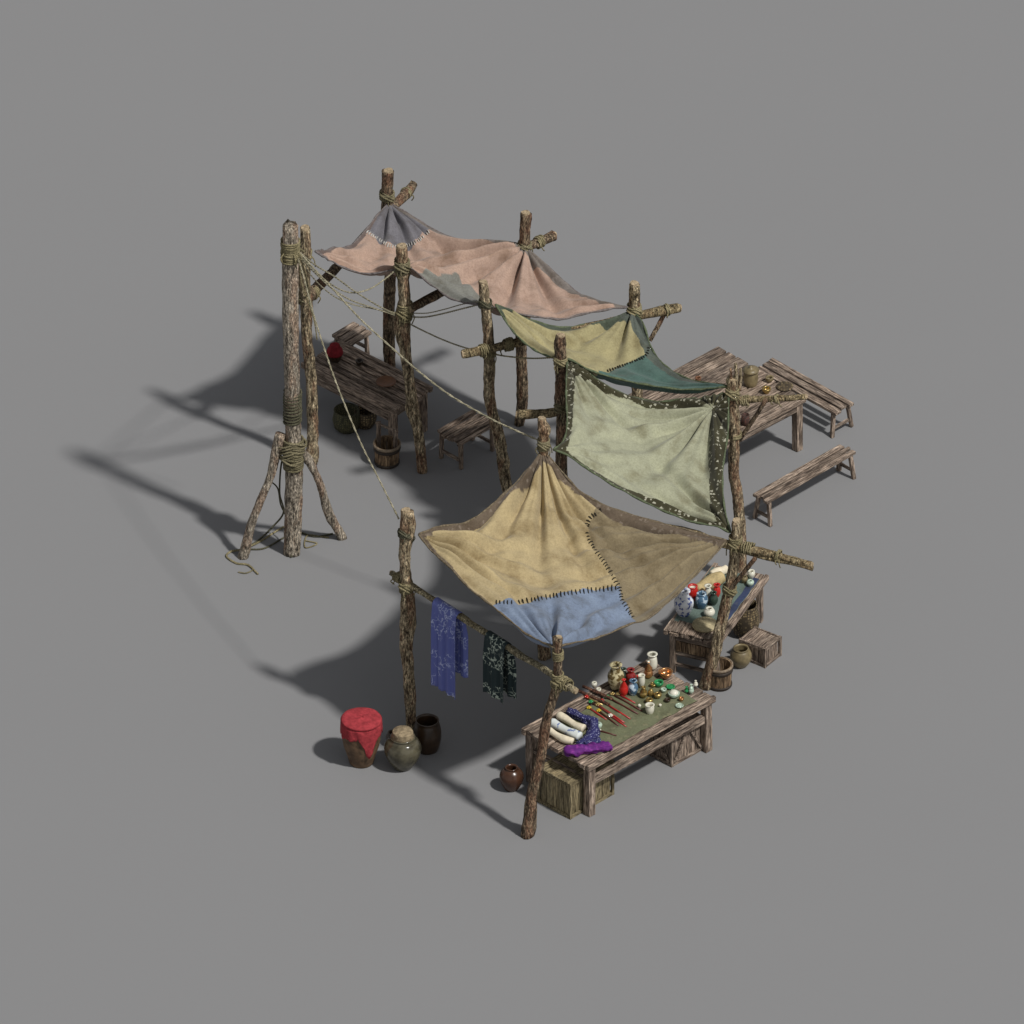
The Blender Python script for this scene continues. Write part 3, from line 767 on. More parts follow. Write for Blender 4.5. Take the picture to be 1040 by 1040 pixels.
# ---------------------------------------------------------------- pots and jars
def pot(name, cat, label, px, py, prof, mat, group=None, parts=(), hz=0.0, seg=36, wob=0.0):
    """prof: (radius, height) in metres, base centre seen at px,py on height hz; parts: (name, prof, mat)"""
    c = W(px, py, hz)
    if not parts:
        bm = bmesh.new(); lathe(bm, prof, c, seg, wob)
        o = obj(name, bm, mat, loc=c, smooth=True); tag(o, label, cat, group); return o
    t = empty(name, c); tag(t, label, cat, group)
    bm = bmesh.new(); lathe(bm, prof, c, seg, wob); obj('body', bm, mat, t, loc=c, smooth=True)
    for (nm, pf, mt) in parts:
        bm = bmesh.new(); lathe(bm, pf, c, seg, 0); obj(nm, bm, mt, t, loc=c, smooth=True)
    return t
def jarprof(R, h, rb, rn, lip=.012, belly=.6, inner=True, neck=0):
    P = [(rb*.9, 0), (rb, .01)]
    for i in range(1, 13):
        t = i/13
        if t < belly: r = rb+(R-rb)*math.sin(t/belly*math.pi/2)
        else: r = rn+(R-rn)*math.cos((t-belly)/(1-belly)*math.pi/2)**.8
        P.append((r, t*h*.94+.01))
    if neck:
        k = 1-neck; P = [(r, z*k) for r, z in P]
        P += [(rn*.95, h*k), (rn*.82, h*(k+neck*.35)), (rn*.82, h*(k+neck*.7)), (rn+lip*.6, h*.97), (rn+lip, h*.985), (rn+lip, h), (rn*.7, h)]
    else: P += [(rn, h*.95), (rn+lip, h*.975), (rn+lip, h), (rn-.002, h)]
    if inner: P += [(rn-.012, h*.93), (R*.85, h*.6), (rb*.8, .03), (0, .025)]
    else: P += [(0, h)]
    return P
DKJAR = mat_simple('dark_brown_glaze', (.035,.02,.01), .35, .5, .45, 9, .2)
BRJAR = mat_simple('brown_glaze', (.06,.027,.015), .25, .5, .3, 9, .1)
EARTH = mat_simple('earthenware', (.13,.08,.045), .6, .3, .5, 10, .3)
GREYJ = mat_pattern('mottled_green_glaze', (.10,.09,.058), (.045,.04,.024), 9, .42, .16, .25)
OLIVE = mat_simple('olive_glaze', (.19,.15,.08), .4, .4, .4, 9, .2)
REDC = mat_simple('red_cloth', (.33,.04,.048), .85, .15, .3, 16, .6)
CORK = mat_simple('cork_cloth', (.28,.22,.14), .9, .1, .35, 24, .8)
# red covered jar
t = pot('covered_jar', 'jar', 'large brown jar covered with tied red cloth', 367, 774,
   [(.145,0),(.155,.01),(.18,.12),(.225,.26),(.25,.40),(.252,.55),(.20,.66),(.0,.66)], EARTH, parts=[('rope_band', [(.248,.60),(.258,.605),(.258,.62),(.248,.625)], REDC)])
c = Vector(t.location)
bm = bmesh.new(); rings = []; seg = 72
for j in range(18):
    ring = []
    for k in range(seg):
        a = 2*math.pi*k/seg
        drop = .16+.03*math.sin(a*5+.5)+.02*math.sin(a*9)+.012*math.sin(a*23)+.008*math.sin(a*37)
        for ca, wd, dd in ((math.radians(-66), .62, .27), (math.radians(190), .45, .10), (math.radians(60), .35, .12)):
            da = (a-ca+math.pi) % (2*math.pi)-math.pi; drop += dd*max(0, 1-abs(da)/wd)
        if j < 7: r = .242*(j/6)+.0001; z = .70-.02*(j/6)**2+.006*math.sin(a*3+j)
        elif j < 9: r = .242+.012*(j-6); z = .682-.014*(j-6)
        else:
            q = (j-9)/8; z = .645-drop*q; r = .266+.010*math.sin(a*11)*q-.10*max(0, (q*drop-.16))
            if j == 9: r = .245
        ring.append(bm.verts.new(c+Vector((math.cos(a)*r, math.sin(a)*r, z))))
    rings.append(ring)
for A, B in zip(rings, rings[1:]):
    for k in range(seg): bm.faces.new((A[k], A[(k+1) % seg], B[(k+1) % seg], B[k]))
o = obj('cloth_cover', bm, REDC, t, loc=c, smooth=True); o.modifiers.new('s', 'SOLIDIFY').thickness = .008
# stopper jar and the others
pot('stopper_jar', 'jar', 'rounded grey green jar with a cloth stopper between two brown jars', 409, 779,
   jarprof(.24,.47,.12,.145,.014,.66,False), GREYJ, parts=[('stopper', [(.13,.46),(.15,.475),(.125,.51),(.135,.535),(.125,.555),(.0,.56)], CORK)])
pot('open_jar', 'jar', 'open dark brown jar at the foot of the cloth rail post', 434, 761, jarprof(.18,.45,.14,.14,.012,.55), DKJAR)
pot('small_pot', 'pot', 'small dark pot tucked behind the red covered jar', 399, 757, jarprof(.09,.2,.06,.055), DKJAR)
pot('round_pot', 'pot', 'small round glossy brown pot beside the left leg of the goods table', 519.5, 801, jarprof(.155,.33,.09,.07,.012,.6), BRJAR)
pot('clay_pot', 'pot', 'olive clay pot between the bucket and the reddish crate', 752.5, 676, jarprof(.14,.27,.08,.09,.012,.55), OLIVE)
pot('tiny_pot', 'pot', 'tiny dark pot resting on the ground behind the olive clay pot', 757, 662, jarprof(.07,.15,.04,.04), DKJAR)

def bucket(label, px, py, R, h, handles=False):
    c = W(px, py, 0); t = empty('wooden_bucket', c); tag(t, label, 'bucket', 'staved wooden buckets')
    bm = bmesh.new(); k = 16; rb = R*.9
    for i in range(k):
        a0, a1 = 2*math.pi*(i+.03)/k, 2*math.pi*(i+.97)/k
        vs = []
        for (r, z) in ((rb, .0), (R, h)):
            for rr in (r, r-.02):
                for a in (a0, (a0+a1)/2, a1): vs.append(bm.verts.new(c+Vector((math.cos(a)*rr, math.sin(a)*rr, z))))
        o0, i0, o1, i1 = vs[0:3], vs[3:6], vs[6:9], vs[9:12]
        for q in (0, 1):
            bm.faces.new((o0[q], o0[q+1], o1[q+1], o1[q])); bm.faces.new((i0[q+1], i0[q], i1[q], i1[q+1]))
            bm.faces.new((o1[q], o1[q+1], i1[q+1], i1[q])); bm.faces.new((o0[q+1], o0[q], i0[q], i0[q+1]))
        bm.faces.new((o0[0], o1[0], i1[0], i0[0])); bm.faces.new((o0[2], i0[2], i1[2], o1[2]))
    obj('staves', bm, CRATE[2], t, loc=c)
    bm = bmesh.new(); lathe(bm, [(rb-.022,.03),(0,.03)], c, 24); obj('bottom', bm, CRATE[0], t, loc=c)
    for z, hh, mt in ((.03,.03,DKB), (h*.80,.04,DKB), (h-.01,.035,WRIM)):
        r = rb+(R-rb)*z/h
        bm = bmesh.new(); lathe(bm, [(r-.004,z-hh/2),(r+.012,z-hh/2),(r+.014,z),(r+.012,z+hh/2),(r-.004,z+hh/2)], c, 40)
        bmesh.ops.delete(bm, geom=[f for f in bm.faces if len(f.verts) > 4], context='FACES'); obj('hoop', bm, mt, t, loc=c, smooth=True)
    if handles:
        d = Vector((.78, -.62, 0)).normalized()
        for s in (-1, 1):
            bm = bmesh.new(); p = c+d*s*(R-.03); box(bm, p.x-.028, p.x+.028, p.y-.016, p.y+.016, h*.5, h+.27, .002); obj('handle_post', bm, WOOD[2], t, loc=c)
        bm = bmesh.new(); bar(bm, c+d*(R+.01)+Vector((0,0,h+.24)), c-d*(R+.01)+Vector((0,0,h+.24)), .03, .022); obj('handle', bm, WOOD[0], t, loc=c)
DKB = mat_simple('dark_hoop', (.035,.026,.02), .6, .3, .3)
WRIM = mat_simple('pale_rim', (.22,.17,.12), .7, .3, .4, 30)
bucket('wooden bucket with an upright handle at the corner of the shaded table', 393, 470, .165, .30, True)
bucket('open wooden bucket at the foot of the leaning post, in front of the jar table', 731, 696, .16, .32)
WEAVE = mat_weave('woven_straw', (.30,.23,.12), (.05,.036,.02), 30)
WEAVEG = mat_weave('woven_green', (.16,.15,.07), (.04,.04,.02), 42)
WEAVEL = mat_weave('pale_straw', (.55,.46,.28), (.30,.24,.14), 60)
BS = 'woven baskets'
pot('woven_basket', 'basket', 'round woven straw basket on the ground under the jar table', 757, 644, [(.11,0),(.15,.05),(.18,.18),(.175,.32),(.15,.44),(.155,.46),(.14,.46),(.15,.3),(.1,.03),(0,.03)], WEAVE, BS, wob=.02)
pot('woven_basket', 'basket', 'green tinged basket in the dark under the shaded table', 352, 436, [(.11,0),(.16,.05),(.18,.16),(.16,.28),(.165,.3),(.145,.3),(.1,.03),(0,.03)], WEAVEG, BS)
pot('woven_basket', 'basket', 'brown basket beside the green one under the shaded table', 371, 432, [(.1,0),(.13,.05),(.15,.14),(.14,.24),(.12,.24),(.08,.03),(0,.03)], WEAVE, BS)

# things on the shaded table
pot('red_jar', 'jar', 'dark jar under a red cloth on the far end of the shaded table', 340, 366, jarprof(.10,.2,.07,.06,.01,.6,False), DKJAR, hz=H1,
    parts=[('cloth_cover', [(.1,.10),(.108,.12),(.098,.17),(.07,.20),(.066,.235),(.045,.25),(0,.252)], mat_simple('dull_red_cloth', (.20,.02,.025), .9, .1, .35, 22, .6))])
BROWNW = mat_simple('brown_lacquer', (.17,.08,.04), .5, .4, .3)
pot('shallow_dish', 'dish', 'shallow round brown dish near the right end of the shaded table', 392, 389, [(.09,0),(.13,.025),(.125,.03),(.09,.01),(0,.008)], BROWNW, hz=H1)
pot('dark_cup', 'cup', 'small black cup in the middle of the shaded table', 365, 370, jarprof(.05,.06,.035,.04), DKJAR, hz=H1)
# things on the rear table
pot('lidded_jar', 'jar', 'lidded olive brown jar on the rear table beside the splintered post', 762.5, 391, jarprof(.095,.22,.08,.085,.01,.5,False), OLIVE, hz=H2,
    parts=[('lid', [(.105,.22),(.108,.235),(.06,.26),(.02,.265),(.02,.285),(0,.29)], OLIVE)])
BRASS = mat_simple('brass', (.42,.30,.11), .3, .5, .25, 20, .1, metal=.8)
pot('tea_cup', 'cup', 'greenish brass cup farther back on the rear table', 781.5, 388, jarprof(.05,.075,.03,.042), OLIVE, 'cups on the rear table', hz=H2)
pot('tea_cup', 'cup', 'shiny brass cup nearer the knobbly beam on the rear table', 778.5, 399, jarprof(.055,.075,.035,.045), BRASS, 'cups on the rear table', hz=H2)
pot('tea_cup', 'cup', 'small dark red cup alone on the left half of the rear table', 709, 388, jarprof(.035,.07,.028,.03), BROWNW, 'cups on the rear table', hz=H2)
pot('straw_tray', 'tray', 'flat straw tray beside the cups on the rear table', 797, 393, [(.09,0),(.11,.012),(.105,.018),(0,.01)], WEAVE, hz=H2)
pot('red_basket', 'basket', 'small dark red woven basket on the front left corner of the rear table', 757, 431, [(.04,0),(.055,.04),(.05,.15),(.04,.15),(.03,.02),(0,.02)], mat_weave('woven_red', (.16,.06,.04), (.04,.02,.015), 50), hz=H2)

# ---------------------------------------------------------------- goods on the tables
BLUEW = mat_pattern('blue_and_white_glaze', (.72,.74,.78), (.08,.12,.34), 20, .54, .12, .05)
BLUEM = mat_pattern('blue_glaze', (.07,.14,.22), (.5,.6,.68), 15, .53, .12, .05)
REDG = mat_simple('red_glaze', (.50,.02,.015), .15, .5, .1, 9, 0, coat=.4)
DREDG = mat_simple('dark_red_glaze', (.22,.015,.015), .15, .5, .1, 9, 0, coat=.4)
WHITEG = mat_simple('cream_glaze', (.68,.66,.55), .15, .5, .08, 9, 0, coat=.3)
GREENG = mat_simple('green_glaze', (.03,.26,.09), .15, .5, .2, 9, 0, coat=.4)
JADE = mat_simple('jade_glaze', (.42,.52,.42), .15, .5, .15, 9, 0)
GOLDP = mat_pattern('gold_painted_glaze', (.50,.44,.26), (.13,.09,.03), 15, .49, .15, .06)
DKGR = mat_pattern('dark_green_glaze', (.03,.05,.035), (.35,.36,.3), 22, .62, .15, .05)
COPPER = mat_simple('copper', (.55,.28,.12), .25, .5, .2, 9, 0, metal=.8)
def vase(kind, label, px, py, R, h, mat, rn=None, hz=H4+.012, rb=None, belly=.62, cat='vase', parts=(), gr='goods on the front table', neck=None):
    R *= 1.1; h *= 1.1; rn = rn*1.1 if rn else R*.5; rb = rb or R*.6
    if neck is None: neck = .2 if kind.endswith('vase') else (.34 if 'bottle' in kind or 'ewer' in kind else 0)
    return pot(kind, cat, label, px, py, jarprof(R, h, rb, rn, R*.2, belly, True, neck), mat, gr, hz=hz, seg=28, parts=parts)
def px2(r): return r/S
vase('tall_vase', 'large gold and white painted vase, tallest on the front table', 625.5, 699, .098, .33, GOLDP, .055, belly=.66)
vase('red_vase', 'dark red vase half hidden behind the small red and blue vases', 640.5, 695, .06, .21, DREDG, .035, belly=.7)
vase('red_vase', 'slim bright red vase at the left of the small vases', 633.5, 706, .052, .22, REDG, .016, belly=.4)
vase('blue_vase', 'small blue and white vase between the red vase and the cream beaker', 643, 705.5, .06, .2, BLUEM, .035, belly=.6)
vase('cream_beaker', 'slender cream beaker behind the brass bottle on the front table', 651.5, 698, .042, .17, WHITEG, .034, belly=.5)
vase('brass_bottle', 'squat olive brass bottle in front of the cream beaker', 653.5, 708, .048, .14, BRASS, .02, belly=.45)
vase('copper_ewer', 'long necked copper and white ewer near the back edge of the front table', 658.5, 688, .055, .22, COPPER, .012, belly=.3, parts=[('stopper', [(.012,.218),(.02,.225),(.018,.25),(0,.255)], WHITEG)])
vase('white_vase', 'tall white flared vase on the far corner of the front table', 662.5, 678, .06, .19, WHITEG, .05, rb=.058, belly=.3)
vase('copper_bowl', 'shiny copper bowl beside the tall white flared vase', 676, 688, .075, .085, COPPER, .07, cat='bowl', belly=.8)
vase('green_bowl', 'glossy green bowl right of the copper ewer', 669, 697, .058, .065, GREENG, .045, cat='bowl', belly=.7)
vase('jade_box', 'round white and green lidded box right of the green bowl', 684.5, 708, .064, .06, JADE, .055, cat='box', parts=[('lid', [(.062,.055),(.055,.08),(.03,.1),(0,.105)], WHITEG)])
vase('jade_bottle', 'small pale jade bottle near the right end of the front table', 702, 704, .032, .12, JADE, .01, belly=.4, cat='bottle')
vase('green_bottle', 'small green bottle touching the left side of the pale jade bottle', 697.5, 703, .03, .075, GREENG, .015, belly=.4, cat='bottle')
vase('white_bottle', 'tiny white bottle, farthest right on the front table', 706.5, 697, .028, .08, WHITEG, .008, belly=.4, cat='bottle')
vase('white_cup', 'cream cup with a dark mouth, nearest cup on the front table', 660, 724, .052, .115, WHITEG, .045, rb=.045, cat='cup', belly=.5)
BB = 'small brass pots in the middle of the front table'
vase('brass_pot', 'tiny pointed brass pot behind the other brass pots', 661, 707, .035, .1, BRASS, .01, cat='pot', belly=.35, gr=BB)
vase('brass_pot', 'rounded brass pot right of the pointed brass pot', 668, 709, .048, .07, BRASS, .025, cat='pot', gr=BB)
vase('brass_pot', 'brass pot just behind the nearest cream cup', 659.5, 714, .045, .06, BRASS, .025, cat='pot', gr=BB)
vase('tiny_jar', 'tiny white jar left of the nearest cream cup', 649.5, 719, .02, .045, WHITEG, .008, cat='jar')
vase('tiny_jar', 'tiny white jar right of the nearest cream cup', 670.5, 718, .018, .035, WHITEG, .008, cat='jar')
vase('small_pot', 'small white pot with dark mouth at the back left edge of the front table', 603.5, 698, .035, .07, WHITEG, .022, cat='pot')
vase('white_cup', 'small white cup just in front of the back edge pot, over the hairpins', 608, 703, .03, .05, WHITEG, .022, cat='cup')
vase('jade_pot', 'small jade and white pot beside the navy spotted cloth', 608, 740, .042, .08, JADE, .02, cat='pot')
STRAWT = mat_simple('pale_straw_tray', (.42,.36,.22), .8, .2, .35, 40, .4)
vase('dark_vase', 'dark green speckled vase behind the tall gold and white vase', 633, 694, .05, .2, mat_pattern('dark_speckled_glaze', (.03,.05,.035), (.35,.36,.3), 22, .62, .15, .05), .03)
vase('gilt_box', 'small gilt box between the copper ewer and the green bowl', 663.5, 698, .035, .05, BRASS, .03, cat='box')
vase('jade_cup', 'small jade cup in front of the green bowl', 674, 703, .034, .045, JADE, .028, cat='cup')
vase('green_dish', 'flat green dish between the round lidded box and the copper bowl', 681, 699, .05, .025, GREENG, .045, cat='dish')
vase('copper_cup', 'small copper cup beside the pale jade bottle', 692, 712, .03, .045, COPPER, .024, cat='cup')
vase('jade_dish', 'pale flat jade dish toward the right end in front of the round lidded box', 690, 718, .045, .022, JADE, .04, cat='dish')
vase('brown_bowl', 'small brown bowl near the front edge right of the brass pots', 678, 713, .036, .04, DKJAR, .03, cat='bowl')
vase('red_cup', 'small red cup behind the cream beaker', 649, 690, .03, .05, REDG, .025, cat='cup')
# jar table
J = H3+.010; GJ = 'porcelain on the jar table'
vase('porcelain_vase', 'large blue and white porcelain vase at the front left of the jar table', 694.5, 624, .115, .33, BLUEW, .055, hz=J, belly=.64, gr=GJ)
vase('red_jar', 'round red jar behind the large blue and white vase', 703.5, 609, .065, .19, REDG, .045, hz=J, belly=.55, gr=GJ, parts=[('rim', [(.045,.185),(.05,.2),(.04,.2)], WHITEG)], cat='jar')
vase('red_vase', 'narrow red vase just left of the leaning post on the jar table', 728, 606, .045, .17, REDG, .033, hz=J, belly=.5, gr=GJ)
vase('blue_jar', 'dark blue jar with a white neck in the middle of the jars', 712.5, 617, .075, .2, BLUEM, .042, hz=J, belly=.55, gr=GJ, cat='jar')
vase('white_vase', 'white necked vase behind the dark blue jar', 719, 610, .05, .21, WHITEG, .034, hz=J, belly=.35, gr=GJ)
vase('dark_vase', 'dark green speckled vase beside the leaning post', 724.5, 614, .055, .17, DKGR, .03, hz=J, belly=.5, gr=GJ)
vase('cream_pot', 'small round cream pot with a black mouth in front of the dark blue jar', 720.5, 626, .066, .115, WHITEG, .03, hz=J, belly=.5, gr=GJ, cat='pot')
vase('silver_pot', 'silvery white pot farthest right on the jar table', 763, 587, .045, .1, WHITEG, .03, hz=J, gr=GJ, cat='pot')
vase('silver_pot', 'shiny pale pot in front of the farthest right pot', 762, 595, .045, .075, JADE, .022, hz=J, gr=GJ, cat='pot')
vase('olive_jar', 'small olive jar between the leaning post and the silvery pots', 756, 592, .04, .09, OLIVE, .025, hz=J, gr=GJ, cat='jar')
pot('straw_mat', 'mat', 'flat oval straw mat at the front edge of the jar table', 716, 636, [(.15,0),(.165,.02),(.16,.04),(.0,.045)], STRAWT, hz=H3+.024, seg=36)

def roll(name, cat, label, pts, r, mat, gr, lump=0.0, hz=H4+.012, flat=1.0, seed=1, freq=10):
    P = [W(x, y, hz+r*flat) for x, y in pts]
    c = P[0].copy(); c.z = hz; bm = bmesh.new()
    C = spline(P, 26)
    tube(bm, C, lambda q: r*(1+.12*math.sin(q*7+seed))*(.8+.2*math.sin(math.pi*min(1, max(0, q*6)))**.5 if q < .16 else 1), seg=18, rough=lump, freq=freq, seed=seed)
    for v in bm.verts: v.co.z = max(hz+.001, hz+(v.co.z-hz)*flat) if flat != 1 else max(v.co.z, hz+.001)
    o = obj(name, bm, mat, loc=c, smooth=True); tag(o, label, cat, gr); return o
CREAM = mat_simple('cream_fabric', (.74,.66,.5), .85, .1, .15, 12, .3)
BLW = mat_pattern('white_blue_fabric', (.66,.70,.68), (.16,.22,.42), 11, .6, .85, .05)
NAVY = mat_pattern('navy_spotted_fabric', (.018,.018,.10), (.4,.42,.6), 46, .2, .85, .1, dots=True)
PURF = mat_pattern('purple_fabric', (.10,.006,.15), (.24,.03,.27), 20, .5, .8, .2)
FR = 'rolled cloths on the front table'
roll('cloth_roll', 'cloth', 'cream cloth roll at the back of the three pale rolls', [(567,726),(576,731),(585,737),(593,740)], .05, CREAM, FR, .08, seed=1)
roll('cloth_roll', 'cloth', 'white cloth roll with blue marks, middle of the three pale rolls', [(560,733),(570,739),(580,744),(589,748)], .055, BLW, FR, .08, seed=2)
roll('cloth_roll', 'cloth', 'cream cloth roll nearest the leaning post, front of the pale rolls', [(557,741),(566,747),(574,751),(582,753)], .046, CREAM, FR, .08, seed=3)
roll('spotted_cloth', 'cloth', 'navy cloth with white spots curled behind the pale rolls', [(577,721),(585,725),(595,730),(602,735),(602,743),(596,751),(588,756)], .066, NAVY, FR, .6, flat=.8, seed=4, freq=7)
roll('purple_cloth', 'cloth', 'bright purple bundled cloth at the front edge of the table', [(573,762),(582,761),(592,760),(602,759),(611,758),(619,756)], .072, PURF, FR, .75, flat=.72, seed=6, freq=7)
roll('spotted_cloth', 'cloth', 'second navy spotted cloth folded between the purple bundle and the white roll', [(594,757),(602,754),(610,753)], .05, NAVY, FR, .3, flat=.9, seed=8)
STRAWM = mat_simple('straw_bundle', (.42,.33,.17), .8, .2, .3, 16, .4)
roll('straw_roll', 'roll', 'straw coloured roll bound with thin cord behind the jars', [(707,600),(715,595),(724,590),(733,586)], .085, STRAWM, 'straw rolls on the jar table', .06, hz=J, seed=3)
roll('straw_roll', 'roll', 'paler straw roll lying farther back beside the leaning post', [(722,584),(730,581),(738,578)], .06, CREAM, 'straw rolls on the jar table', .06, hz=J, seed=5)

# hairpins
HP = 'ornamented hairpins spread on the front table'
REDL = mat_simple('red_lacquer', (.36,.02,.02), .3, .5, .2, 9, 0)
DRED = mat_simple('dark_lacquer', (.09,.025,.018), .4, .4, .2, 9, 0)
YELG = mat_simple('yellow_glass', (.5,.36,.03), .2, .5, .2, 9, 0)
GLD = mat_simple('gilt', (.5,.37,.15), .3, .5, .2, 9, 0, metal=.7)
pins = [((622,705),(652,722),DRED,GLD,'dark hairpin with a gilt tip nearest the small vases'),
 ((617,708),(648,725),DRED,GREENG,'dark hairpin with a green ornament'),
 ((611,712),(640,730),REDL,REDG,'red hairpin with a round red ornament'),
 ((607,716),(634,734),REDL,GLD,'red hairpin with a gilt ornament'),
 ((600,713),(622,727),DRED,GREENG,'short dark hairpin with a green bead'),
 ((608,722),(628,737),DRED,YELG,'dark hairpin with a yellow ornament'),
 ((598,719),(616,731),REDL,YELG,'short red hairpin with a yellow bead'),
 ((620,727),(636,738),REDL,WHITEG,'thick red hairpin with a white bead at the front'),
 ((608,742),(626,747),DRED,WHITEG,'dark hairpin with a white bead beside the jade pot'),
 ((596,708),(612,716),GLD,REDG,'gilt hairpin with a red bead at the left of the pins'),
 ((628,705),(645,714),REDL,GLD,'red hairpin behind all the others')]
for i, (a, b_, m1, m2, lb) in enumerate(pins):
    z = H4+.024; A, B = W(*a, z), W(*b_, z)
    t = empty('hairpin', A); tag(t, lb, 'hairpin', HP)
    bm = bmesh.new(); tube(bm, [A, A.lerp(B,.5), B], lambda q: .015-.006*q, seg=8); obj('stick', bm, m1, t, loc=A, smooth=True)
    bm = bmesh.new()
    for k in range(5):
        q = A+Vector((math.cos(k*1.26)*.022, math.sin(k*1.26)*.022, .008)); bmesh.ops.create_icosphere(bm, subdivisions=2, radius=.013, matrix=Matrix.Translation(q))
    bmesh.ops.create_icosphere(bm, subdivisions=2, radius=.015, matrix=Matrix.Translation(A+Vector((0,0,.02))))
    obj('ornament', bm, m2, t, loc=A, smooth=True)
BRSH = 'bundled sticks lying at the back of the front table'
for i, (a, b_, lb) in enumerate([((584,700),(619,716),'red brown stick nearer the leaning post on the goods table'), ((592,697),(622,710),'red brown stick farther back among the hairpins')]):
    A, B = W(*a, H4+.04), W(*b_, H4+.035); bm = bmesh.new()
    tube(bm, spline([A, A.lerp(B,.5)+Vector((0,0,.004)), B], 14), .02, seg=8, rough=.15, seed=i)
    o = obj('wooden_stick', bm, REDST, loc=A, smooth=True); tag(o, lb, 'stick', BRSH)

# cloth lying on the tables: local frames
def spread(label, fr, u0, u1, v0, v1, hz, dye, stripe=None, name='table_cloth', dz=.004):
    (cx, cy), ang, L, Wd = fr; n = 90
    me = bpy.data.meshes.new(name); vs = []; cols = []
    for j in range(n):
        for i in range(n):
            a, b_ = i/(n-1), j/(n-1)
            x = (u0+(u1-u0)*a-.5)*L; y = (v0+(v1-v0)*b_-.5)*Wd
            e = min(a, 1-a, b_, 1-b_)
            x += (.03*noise.noise(Vector((y*5, 3, cx))))*(1 if a in (0,) or i == n-1 or i == 0 else .6)
            y += .02*noise.noise(Vector((x*5, 8, cy)))
            z = dz+.006+.009*noise.noise(Vector((x*6, y*6, 2)))+.004*noise.noise(Vector((x*17, y*14, 2)))
            z = max(z, .002)
            vs.append((x, y, z))
            c = dye
            if stripe and stripe[0] < b_ < stripe[1]: c = stripe[2]
            cols.append(c)
    F = [(j*n+i, j*n+i+1, (j+1)*n+i+1, (j+1)*n+i) for j in range(n-1) for i in range(n-1)]
    me.from_pydata(vs, [], F); at = me.color_attributes.new('dye', 'FLOAT_COLOR', 'POINT')
    at.data.foreach_set('color', np.array(cols, np.float32).ravel())
    for p in me.polygons: p.use_smooth = True
    me.materials.append(mat_cloth('table_cloth', (.2,.19,.11), 9))
    o = bpy.data.objects.new(name, me); COL.objects.link(o); o.location = (cx, cy, hz); o.rotation_euler = (0,0,ang)
    o.modifiers.new('s', 'SOLIDIFY').thickness = .004
    tag(o, label, 'cloth'); return o
spread('faded green cloth laid along the front table under the goods', fr4, .12, .90, .09, .78, H4+.006, (.14,.15,.085,.8))
spread('blue green cloth with a dark blue band laid on the jar table', fr3, .14, .93, .10, .97, H3+.004, (.12,.165,.145,.1), (0,.14,(.035,.05,.11,.1)), dz=.003)

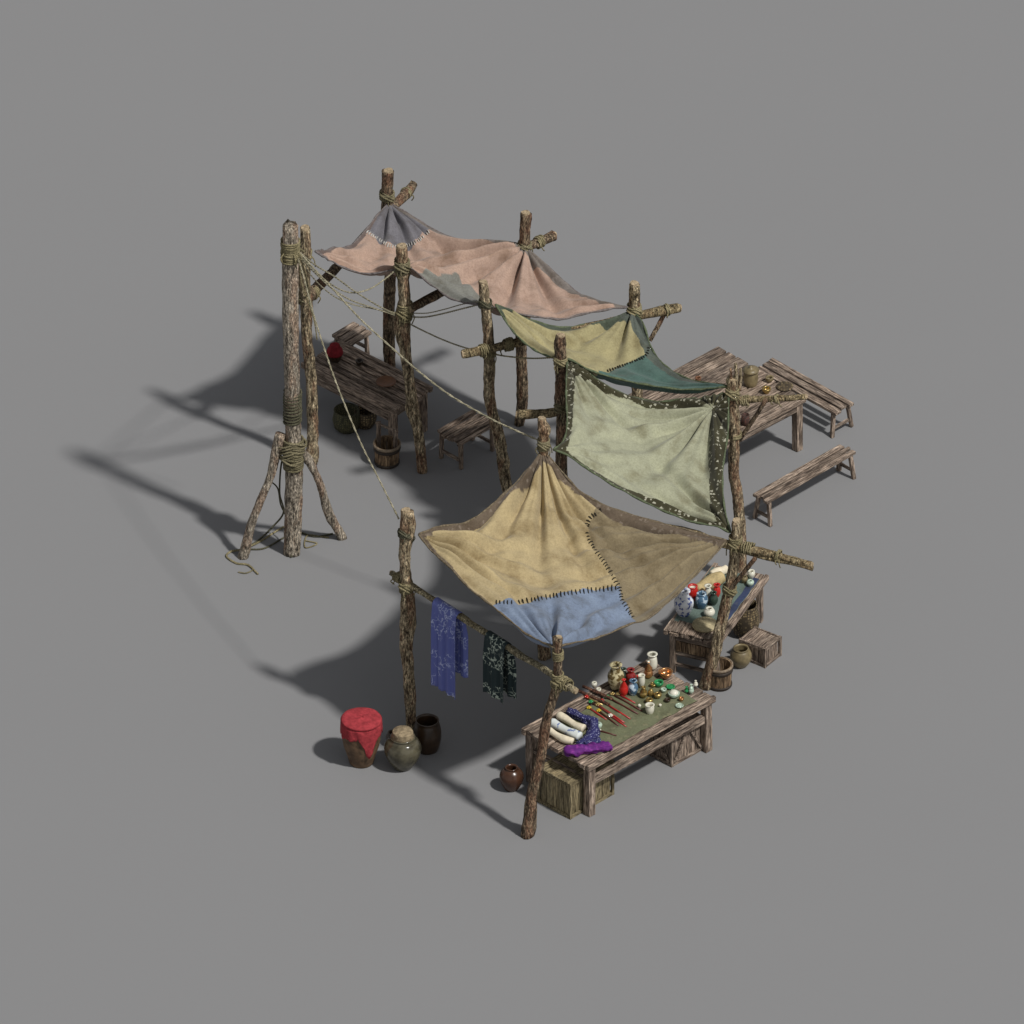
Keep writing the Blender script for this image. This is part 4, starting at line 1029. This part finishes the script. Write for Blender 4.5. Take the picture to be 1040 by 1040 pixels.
# cloths hanging from the rail
A0, B0 = G(398,582,736), G(585,701,857)
def hanging(label, x0, x1, front, back, mat, waves, seed):
    """cloth folded over the rail between two stations x0..x1"""
    f0, f1 = (x0-398)/187, (x1-398)/187
    d = (B0-A0).normalized(); nrm = Vector((d.y, -d.x, 0)).normalized()
    if nrm.y > 0: nrm = -nrm
    nu, nv = 40, 70; bm = bmesh.new(); R = .058; grid = []
    tot = front+math.pi*R+back
    for j in range(nv):
        s = j/(nv-1)*tot; row = []
        for i in range(nu):
            a = i/(nu-1); p = A0.lerp(B0, f0+(f1-f0)*a)
            wv = .018*math.sin(a*waves*6.28+seed)+.008*math.sin(a*waves*15+seed)
            if s < front: q = front-s; off = nrm*(R+wv*min(1, q*4)+.01); z = -q
            elif s < front+math.pi*R: th = (s-front)/R; off = nrm*math.cos(th)*R; z = math.sin(th)*R
            else: q = s-front-math.pi*R; off = -nrm*(R+wv*min(1, q*4)+.01); z = -q; off = off+d*.06*min(1, q*3)
            row.append(bm.verts.new(p+off+Vector((0,0,z+.004*noise.noise(Vector((a*3, s*2, seed)))))))
        grid.append(row)
    for r1_, r2_ in zip(grid, grid[1:]):
        for i in range(nu-1): bm.faces.new((r1_[i], r1_[i+1], r2_[i+1], r2_[i]))
    c = A0.lerp(B0, (f0+f1)/2)
    o = obj('hanging_cloth', bm, mat, loc=c, smooth=True); o.modifiers.new('s', 'SOLIDIFY').thickness = .006
    tag(o, label, 'cloth', 'printed cloths over the rail'); return o
VIO = mat_scroll('violet_print', (.12,.145,.40), (.45,.5,.72), 13, .04)
DGP = mat_scroll('dark_vine_print', (.012,.026,.028), (.42,.48,.40), 14, .045)
hanging('violet blue cloth with pale blossoms hung over the rail', 443, 467, 1.24, .95, VIO, 3, 1)
hanging('dark green cloth with pale vine print hung over the rail', 496, 516, .84, .80, DGP, 2, 2)

# ---------------------------------------------------------------- light and camera
w = bpy.data.worlds.new('World'); SC.world = w; w.use_nodes = True
nt = w.node_tree; bg = nt.nodes['Background']
sky = nt.nodes.new('ShaderNodeTexSky'); sky.sky_type = 'NISHITA'; sky.sun_disc = False
to = Vector((.54, -.45, 1.0)).normalized()
sky.sun_elevation = math.asin(to.z); sky.sun_rotation = math.atan2(to.x, to.y)
hs = nt.nodes.new('ShaderNodeHueSaturation'); hs.inputs['Saturation'].default_value = .12
nt.links.new(sky.outputs['Color'], hs.inputs['Color']); nt.links.new(hs.outputs['Color'], bg.inputs['Color'])
bg.inputs['Strength'].default_value = .075
sl = bpy.data.lights.new('sun', 'SUN'); sl.energy = 3.05; sl.angle = math.radians(3.4); sl.color = (1, .975, .94)
so = bpy.data.objects.new('sun', sl); COL.objects.link(so); so.rotation_euler = (-to).to_track_quat('-Z', 'Y').to_euler(); so.location = to*20
cam = bpy.data.cameras.new('camera'); cam.type = 'ORTHO'; cam.ortho_scale = 1040/S; cam.clip_end = 400; cam.clip_start = .1
co = bpy.data.objects.new('camera', cam); COL.objects.link(co)
co.location = (0, -CS*40, SN*40); co.rotation_euler = (math.pi/2-PITCH, 0, 0); SC.camera = co
vs = SC.view_settings; vs.view_transform = 'Standard'; vs.look = 'None'; vs.exposure = 0; vs.gamma = 1; vs.use_curve_mapping = False
